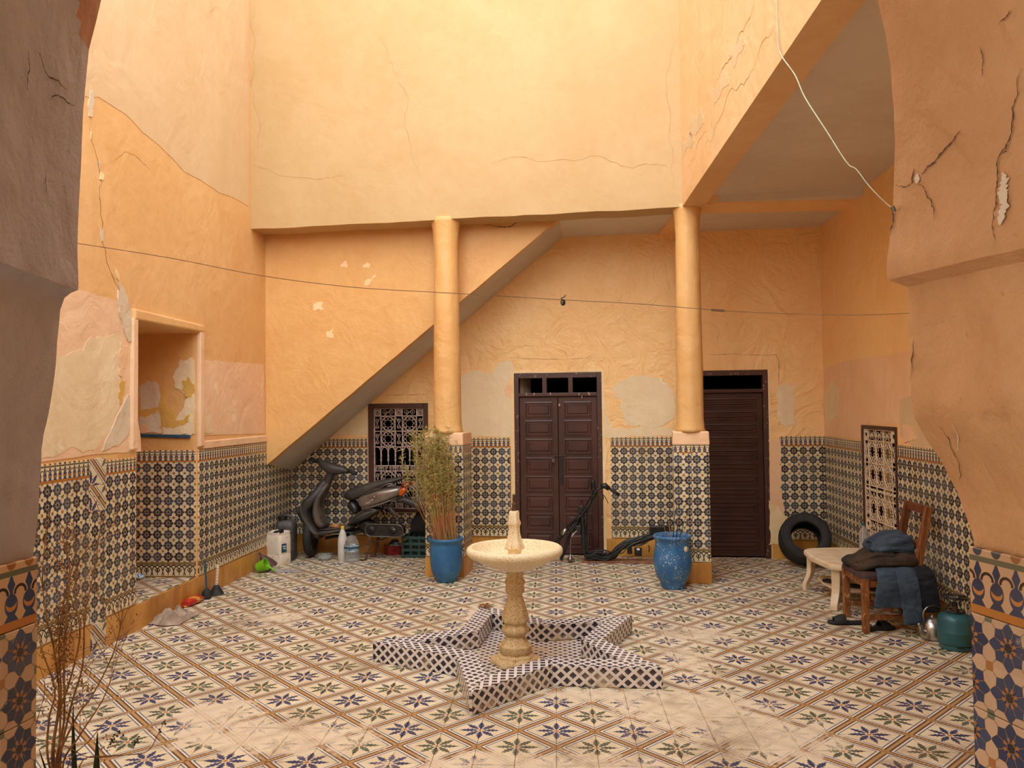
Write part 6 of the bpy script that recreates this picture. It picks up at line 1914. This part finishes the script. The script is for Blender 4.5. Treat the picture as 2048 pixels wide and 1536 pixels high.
# ---------------------------------------------------------------- wooden chair with clothes
CH = thing('chair', 'worn wooden chair with a dark seat piled with clothes beside the right wall', 'chair', (2.50, 2.06, 0))
F1, F2 = Vector((2.285, 1.83, 0)), Vector((2.305, 2.27, 0))
R1, R2 = Vector((2.685, 1.875, 0)), Vector((2.70, 2.25, 0))
SH = .40
def leg(a, b, w0, w1, m, nm='leg'):
    MB().bar(a, b, w0, w0, up=(0, 1, 0), w2=w1, h2=w1).build(nm, m, CH, bevel=.004)
leg(F1, F1+UZ*(SH-.0), .044, .050, M['chair_wood']); leg(F2, F2+UZ*(SH-.0), .044, .050, M['chair_wood'])
for R_ in (R1, R2):
    P = [R_+Vector((.05, 0, 0)), R_+Vector((.0, 0, .22)), R_+Vector((.0, 0, .42)), R_+Vector((.04, 0, .66)), R_+Vector((.095, 0, .92))]
    mb = MB(); S_ = smoothpath(P, 4)
    mb.rings([[p+Vector((dx*.026, dy*.020, 0)) for dx, dy in ((-1, -1), (1, -1), (1, 1), (-1, 1))] for p in S_]); mb.build('rear_leg', M['chair_wood'] if R_ is R1 else M['chair_dark'], CH, bevel=.004)
for a, b in ((F1, F2), (F1, R1), (F2, R2), (R1, R2)):
    MB().bar(a+UZ*(SH-.035), b+UZ*(SH-.035), .024, .062).build('apron', M['chair_wood'], CH, bevel=.003)
for a, b, z in ((F1, R1, .11), (F2, R2, .11), ((F1+R1)/2, (F2+R2)/2, .16), (R1, R2, .17)):
    MB().bar(a+UZ*z, b+UZ*z, .020, .036).build('stretcher', M['chair_wood'], CH, bevel=.003)
MB().bar(R1+Vector((.088, -.018, .89)), R2+Vector((.088, .018, .89)), .030, .062).build('top_rail', M['chair_dark'], CH, bevel=.004)
MB().bar(R1+Vector((.03, 0, .62)), R2+Vector((.03, 0, .62)), .022, .05).build('back_rail', M['chair_dark'], CH, bevel=.004)
seat_c = (F1+F2+R1+R2)/4
mb = MB(); sp_ = [F1+Vector((-.03, -.03, 0)), R1+Vector((-.02, -.02, 0)), R2+Vector((-.02, .02, 0)), F2+Vector((-.03, .03, 0))]
ctr = seat_c.copy()
o2 = rounded(sp_, .05, 4, .004)
mb.rings([sh(o2, 1.0, SH-.005), sh(o2, 1.0, SH+.012), sh(o2, .97, SH+.030), sh(o2, .88, SH+.042), sh(o2, .5, SH+.048)]); mb.build('seat', M['cushion'], CH, smooth=True)
def cloth_lump(name, secs, m, label, amp=.012, seed=0, sub=2, n=22, p=2.2, cat='clothes', fq=9.0):
    mb = MB()
    for q_ in (secs if isinstance(secs[0], list) else [secs]): mb.loft(q_, n, p)
    # folds
    me = mb.mesh(name, m, 'all')
    bm = bmesh.new(); bm.from_mesh(me); bmesh.ops.subdivide_edges(bm, edges=bm.edges, cuts=2, use_grid_fill=True, smooth=.6)
    bm.normal_update()
    for v in bm.verts:
        q = v.co
        f_ = mnoise.noise(Vector((q.x*fq, q.y*fq, q.z*fq*2.2+seed)))+.6*(1-abs(mnoise.noise(Vector((q.x*fq*1.6+seed, q.y*fq*1.6, q.z*fq*3.0))))*2)
        v.co = q+v.normal*amp*f_
    bm.to_mesh(me); bm.free()
    me.polygons.foreach_set('use_smooth', [True]*len(me.polygons))
    o = link(name, me); d_ = o.modifiers.new('sub', 'SUBSURF'); d_.levels = d_.render_levels = 1
    return tag(o, label, cat)
Y = Vector((0, 1, 0)); Xv = Vector((1, 0, 0))
cloth_lump('jacket', [[((2.27, 2.06, .455), UZ*.012, Y*.14), ((2.33, 2.05, .475), UZ*.035, Y*.19), ((2.42, 2.06, .505), UZ*.062, Y*.20), ((2.54, 2.06, .525), UZ*.075, Y*.19), ((2.63, 2.05, .525), UZ*.07, Y*.18), ((2.70, 2.06, .515), UZ*.045, Y*.16)],
    [((2.30, 1.93, .470), UZ*.016, Y*.03), ((2.40, 1.885, .500), UZ*.034, Y*.035), ((2.52, 1.875, .515), UZ*.038, Y*.04), ((2.66, 1.885, .51), UZ*.036, Y*.036), ((2.70, 1.89, .505), UZ*.022, Y*.024)],
    [((2.28, 2.0, .480), UZ*.012, Y*.04), ((2.36, 1.97, .528), UZ*.020, Y*.045), ((2.45, 1.93, .555), UZ*.024, Y*.04), ((2.54, 1.90, .560), UZ*.016, Y*.03)]], M['brown_cloth'], 'dark brown jacket spread over the seat of the wooden chair', .022, 3, cat='jacket')
cloth_lump('folded_jeans', [[((2.40, 2.06, .590), UZ*.015, Y*.10), ((2.44, 2.05, .605), UZ*.042, Y*.13), ((2.52, 2.05, .625), UZ*.055, Y*.15), ((2.62, 2.06, .630), UZ*.058, Y*.15), ((2.66, 2.06, .615), UZ*.05, Y*.14), ((2.70, 2.06, .605), UZ*.03, Y*.12)],
    [((2.43, 1.93, .585), UZ*.018, Y*.020), ((2.50, 1.925, .600), UZ*.026, Y*.032), ((2.60, 1.93, .606), UZ*.028, Y*.034), ((2.69, 1.935, .596), UZ*.022, Y*.026)],
    [((2.45, 1.99, .640), UZ*.010, Y*.020), ((2.52, 1.985, .664), UZ*.020, Y*.036), ((2.62, 2.0, .676), UZ*.020, Y*.040), ((2.69, 2.0, .660), UZ*.014, Y*.028)],
    [((2.43, 2.08, .640), UZ*.010, Y*.020), ((2.52, 2.09, .674), UZ*.016, Y*.05), ((2.64, 2.09, .686), UZ*.014, Y*.05), ((2.69, 2.09, .67), UZ*.010, Y*.03)]], M['denim'], 'folded faded blue denim trousers on top of the brown jacket', .020, 8, cat='trousers', fq=12)
cf = [o for o in COL.objects if o.name == 'folded_jeans'][0]
mb = MB(); mb.rings([[Vector((2.398+dx, 2.02+.085*k*math.cos(a), .606+.040*k*math.sin(a))) for a in [2*PI*i/20 for i in range(20)]] for dx, k in ((.03, 1.06), (.0, 1.0), (.004, .78), (.05, .7))], caps=True)
mb.build('trouser_cuff', M['denim'], cf, smooth='all')
def drape(name, pts, hw, th, m, label, seed, wx=Vector((1, 0, 0))):
    """a flat trouser leg or sleeve hanging over the near edge of the seat"""
    S_ = smoothpath(pts, 5); secs = []
    for i, p in enumerate(S_):
        t = (S_[min(i+1, len(S_)-1)]-S_[max(i-1, 0)]).normalized()
        nn = wx.cross(t).normalized(); k = i/(len(S_)-1)
        w = hw[0]+(hw[1]-hw[0])*k
        secs.append((p, wx*w, nn*th*(1 if 0 < i < len(S_)-1 else .6)))
    return cloth_lump(name, secs, m, label, .006, seed, n=18, p=2.6, cat='trousers', fq=14)
drape('hanging_jeans', [(2.47, 1.98, .470), (2.46, 1.86, .466), (2.455, 1.797, .445), (2.45, 1.772, .38), (2.44, 1.770, .30), (2.43, 1.772, .20)], (.085, .105), .014, M['denim'], 'faded blue jeans leg hanging widest over the near edge of the chair seat', 4)
drape('hanging_jeans', [(2.59, 1.98, .472), (2.57, 1.86, .468), (2.565, 1.785, .445), (2.57, 1.752, .36), (2.585, 1.748, .22), (2.60, 1.752, .08)], (.075, .070), .014, M['denim'], 'longer faded blue jeans leg hanging down to the chair stretcher', 9)
drape('dark_trousers', [(2.70, 1.98, .474), (2.69, 1.86, .470), (2.69, 1.800, .45), (2.70, 1.775, .38), (2.71, 1.772, .26), (2.715, 1.776, .17)], (.07, .085), .016, M['denim_dark'], 'navy trousers hanging beside the rear leg of the wooden chair', 12)
cloth_lump('black_garment', [((2.255, 2.16, .452), UZ*.012, Y*.08), ((2.29, 2.17, .468), UZ*.022, Y*.11), ((2.36, 2.18, .478), UZ*.024, Y*.10), ((2.42, 2.17, .47), UZ*.012, Y*.06)], M['black_cloth'], 'black garment folded at the front corner of the chair seat', .008, 21)

# ---------------------------------------------------------------- kettle and gas bottle
kc = Vector((2.700, 1.69, 0))
kt = thing('kettle', 'dented aluminium kettle with a black handle behind the teal gas bottle', 'kettle', kc)
MB().lathe([(.001, .002), (.070, .002), (.080, .010), (.083, .035), (.080, .075), (.066, .112), (.048, .132), (.044, .136), (.040, .142), (.024, .152), (.010, .156), (.010, .166), (.006, .172), (.001, .173)], kc, 36).build('body', M['chrome'], kt, smooth='all')
mb = MB(); mb.tube(smoothpath([kc+Vector((-.070, -.03, .05)), kc+Vector((-.100, -.045, .07)), kc+Vector((-.108, -.05, .105)), kc+Vector((-.122, -.055, .125))], 4), [.020-.0008*i for i in range(13)], 10); mb.build('spout', M['chrome'], kt, smooth='all')
mb = MB(); mb.tube(smoothpath([kc+Vector((-.055, .0, .122)), kc+Vector((-.062, .0, .18)), kc+Vector((-.035, 0, .222)), kc+Vector((.02, 0, .226))], 4), .006, 6); mb.tube(smoothpath([kc+Vector((.055, .0, .122)), kc+Vector((.066, .0, .17)), kc+Vector((.052, 0, .21))], 4), .006, 6); mb.build('handle_bracket', M['chrome'], kt, smooth='all')
mb = MB(); mb.tube(smoothpath([kc+Vector((-.03, 0, .224)), kc+Vector((.012, 0, .232)), kc+Vector((.055, 0, .212))], 4), .011, 8); mb.build('handle_grip', M['blackpl'], kt, smooth='all')
gc = Vector((2.752, 1.47, 0))
gt = thing('gas_bottle', 'squat teal steel gas bottle standing by the right wall', 'gas bottle', gc)
MB().lathe([(.088, 0), (.100, .004), (.103, .018), (.100, .034), (.108, .040), (.111, .055), (.111, .120), (.112, .122), (.111, .124), (.111, .185), (.106, .210), (.092, .230), (.070, .243), (.045, .250), (.03, .252), (.001, .252)], gc, 44).build('vessel', M['gas'], gt, smooth=True)
for k in range(3):
    a = -1.9+k*.7
    mb = MB(); mb.tube([gc+Vector((.104*math.cos(a+t), .104*math.sin(a+t), .030)) for t in [.4*i/6 for i in range(7)]], .004, 5); mb.build('foot_slot', M['blackpl'], gt)
MB().lathe([(.028, .25), (.030, .262), (.018, .268), (.018, .285), (.001, .286)], gc, 16).build('valve', M['rust'], gt, smooth=True)
bu = thing('burner', 'black wire pot stand burner screwed on top of the teal gas bottle', 'burner', (gc.x, gc.y, .286))
MB().lathe([(.016, .286), (.020, .300), (.020, .312), (.012, .318), (.001, .319)], gc, 16).build('burner_head', M['blackpl'], bu, smooth=True)
for k, r_, z in ((0, .080, .352), (1, .045, .352), (2, .062, .256)):
    mb = MB(); mb.tube([gc+Vector((r_*math.cos(2*PI*i/28), r_*math.sin(2*PI*i/28), z)) for i in range(28)], .0048, 5, closed=True); mb.build('ring', M['blackpl'], bu, smooth='all')
for k in range(6):
    a = 2*PI*k/6+.2; u_ = Vector((math.cos(a), math.sin(a), 0))
    mb = MB(); mb.tube(smoothpath([gc+u_*.062+UZ*.256, gc+u_*.040+UZ*.285, gc+u_*.032+UZ*.306, gc+u_*.045+UZ*.33, gc+u_*.080+UZ*.352, gc+u_*.04+UZ*.352], 4), .0042, 5); mb.build('leg', M['blackpl'], bu, smooth='all')

# ---------------------------------------------------------------- lines strung across the yard
dl = 2.0
def dep(px, py, D):
    d = ray(px, py); return CAM+d*(D/d.dot(fwd))
la = dep(150, 486, 1.76); lb = dep(1822, 627, 1.80)
cl_ = thing('clothes_line', 'thin grey cord strung level across the yard from arch jamb to arch jamb', 'cord', la)
way = [(150, 486), (340, 516), (520, 551), (700, 574), (860, 584), (1000, 592), (1130, 600), (1280, 608), (1440, 621), (1560, 627), (1680, 630), (1760, 629), (1822, 626)]
P = smoothpath([dep(x, y, 1.76+.04*i/12) for i, (x, y) in enumerate(way)], 5)
MB().tube(P, .0008, 5).build('cord', M['rope'], cl_, smooth='all')
mb = MB()
for k in range(9): mb.tube([dep(1424+k*3, 620+k*.2+2.4*math.sin(a), 1.798)+Vector((0, .002*math.cos(a), 0)) for a in [2*PI*i/8 for i in range(9)]], .0008, 4)
mb.build('knot', M['blackpl'], cl_)
pg = thing('hook', 'small dark twisted hook with a clasp hanging on the thin cord', 'hook', dep(1127, 600, 1.78))
mb = MB(); mb.tube(smoothpath([dep(1131, 590, 1.775), dep(1128, 594, 1.775), dep(1122, 597, 1.775), dep(1128, 602, 1.775)], 4), .0013, 5); mb.build('loop', M['steel'], pg, smooth='all')
mb = MB(); mb.tube([dep(1126+4*math.cos(a), 605+5.5*math.sin(a), 1.775) for a in [2*PI*i/12 for i in range(12)]], .0014, 5, closed=True); mb.build('clasp', M['blackpl'], pg, smooth='all')
MB().box(dep(1127, 606, 1.776), (.006, .003, .008)).build('body', M['green_cap'], pg, bevel=.001)
wa = [(1552, -60), (1553, 0), (1555, 60), (1560, 105), (1590, 150), (1610, 195), (1655, 265), (1680, 305), (1698, 330), (1712, 338), (1735, 368), (1760, 395), (1786, 418)]
cb = thing('hanging_cable', 'pale green electric cable slung from the upper right wall to the arch', 'cable', dep(1786, 418, 1.75))
n = len(wa)
P = []
for i, (x, y) in enumerate(wa):
    if i <= 3:
        s_, z_ = CR.on(x, y, .012); P.append(CR.pt(s_, z_, .012))
D3 = (P[3]-CAM).dot(fwd)
for i, (x, y) in enumerate(wa):
    if i > 3: P.append(dep(x, y, D3+(1.71-D3)*((i-3)/(n-4))))
MB().tube(smoothpath(P, 5), [.0036-.0026*max(0, min(1, (i/5-3)/(n-4))) for i in range(5*(n-1)+1)], 6).build('cable', M['wire'], cb, smooth='all')
mb = MB(); mb.tube([dep(1785, 413, 1.70), dep(1789, 424, 1.70)], .004, 6); mb.build('clip', M['steel'], cb)
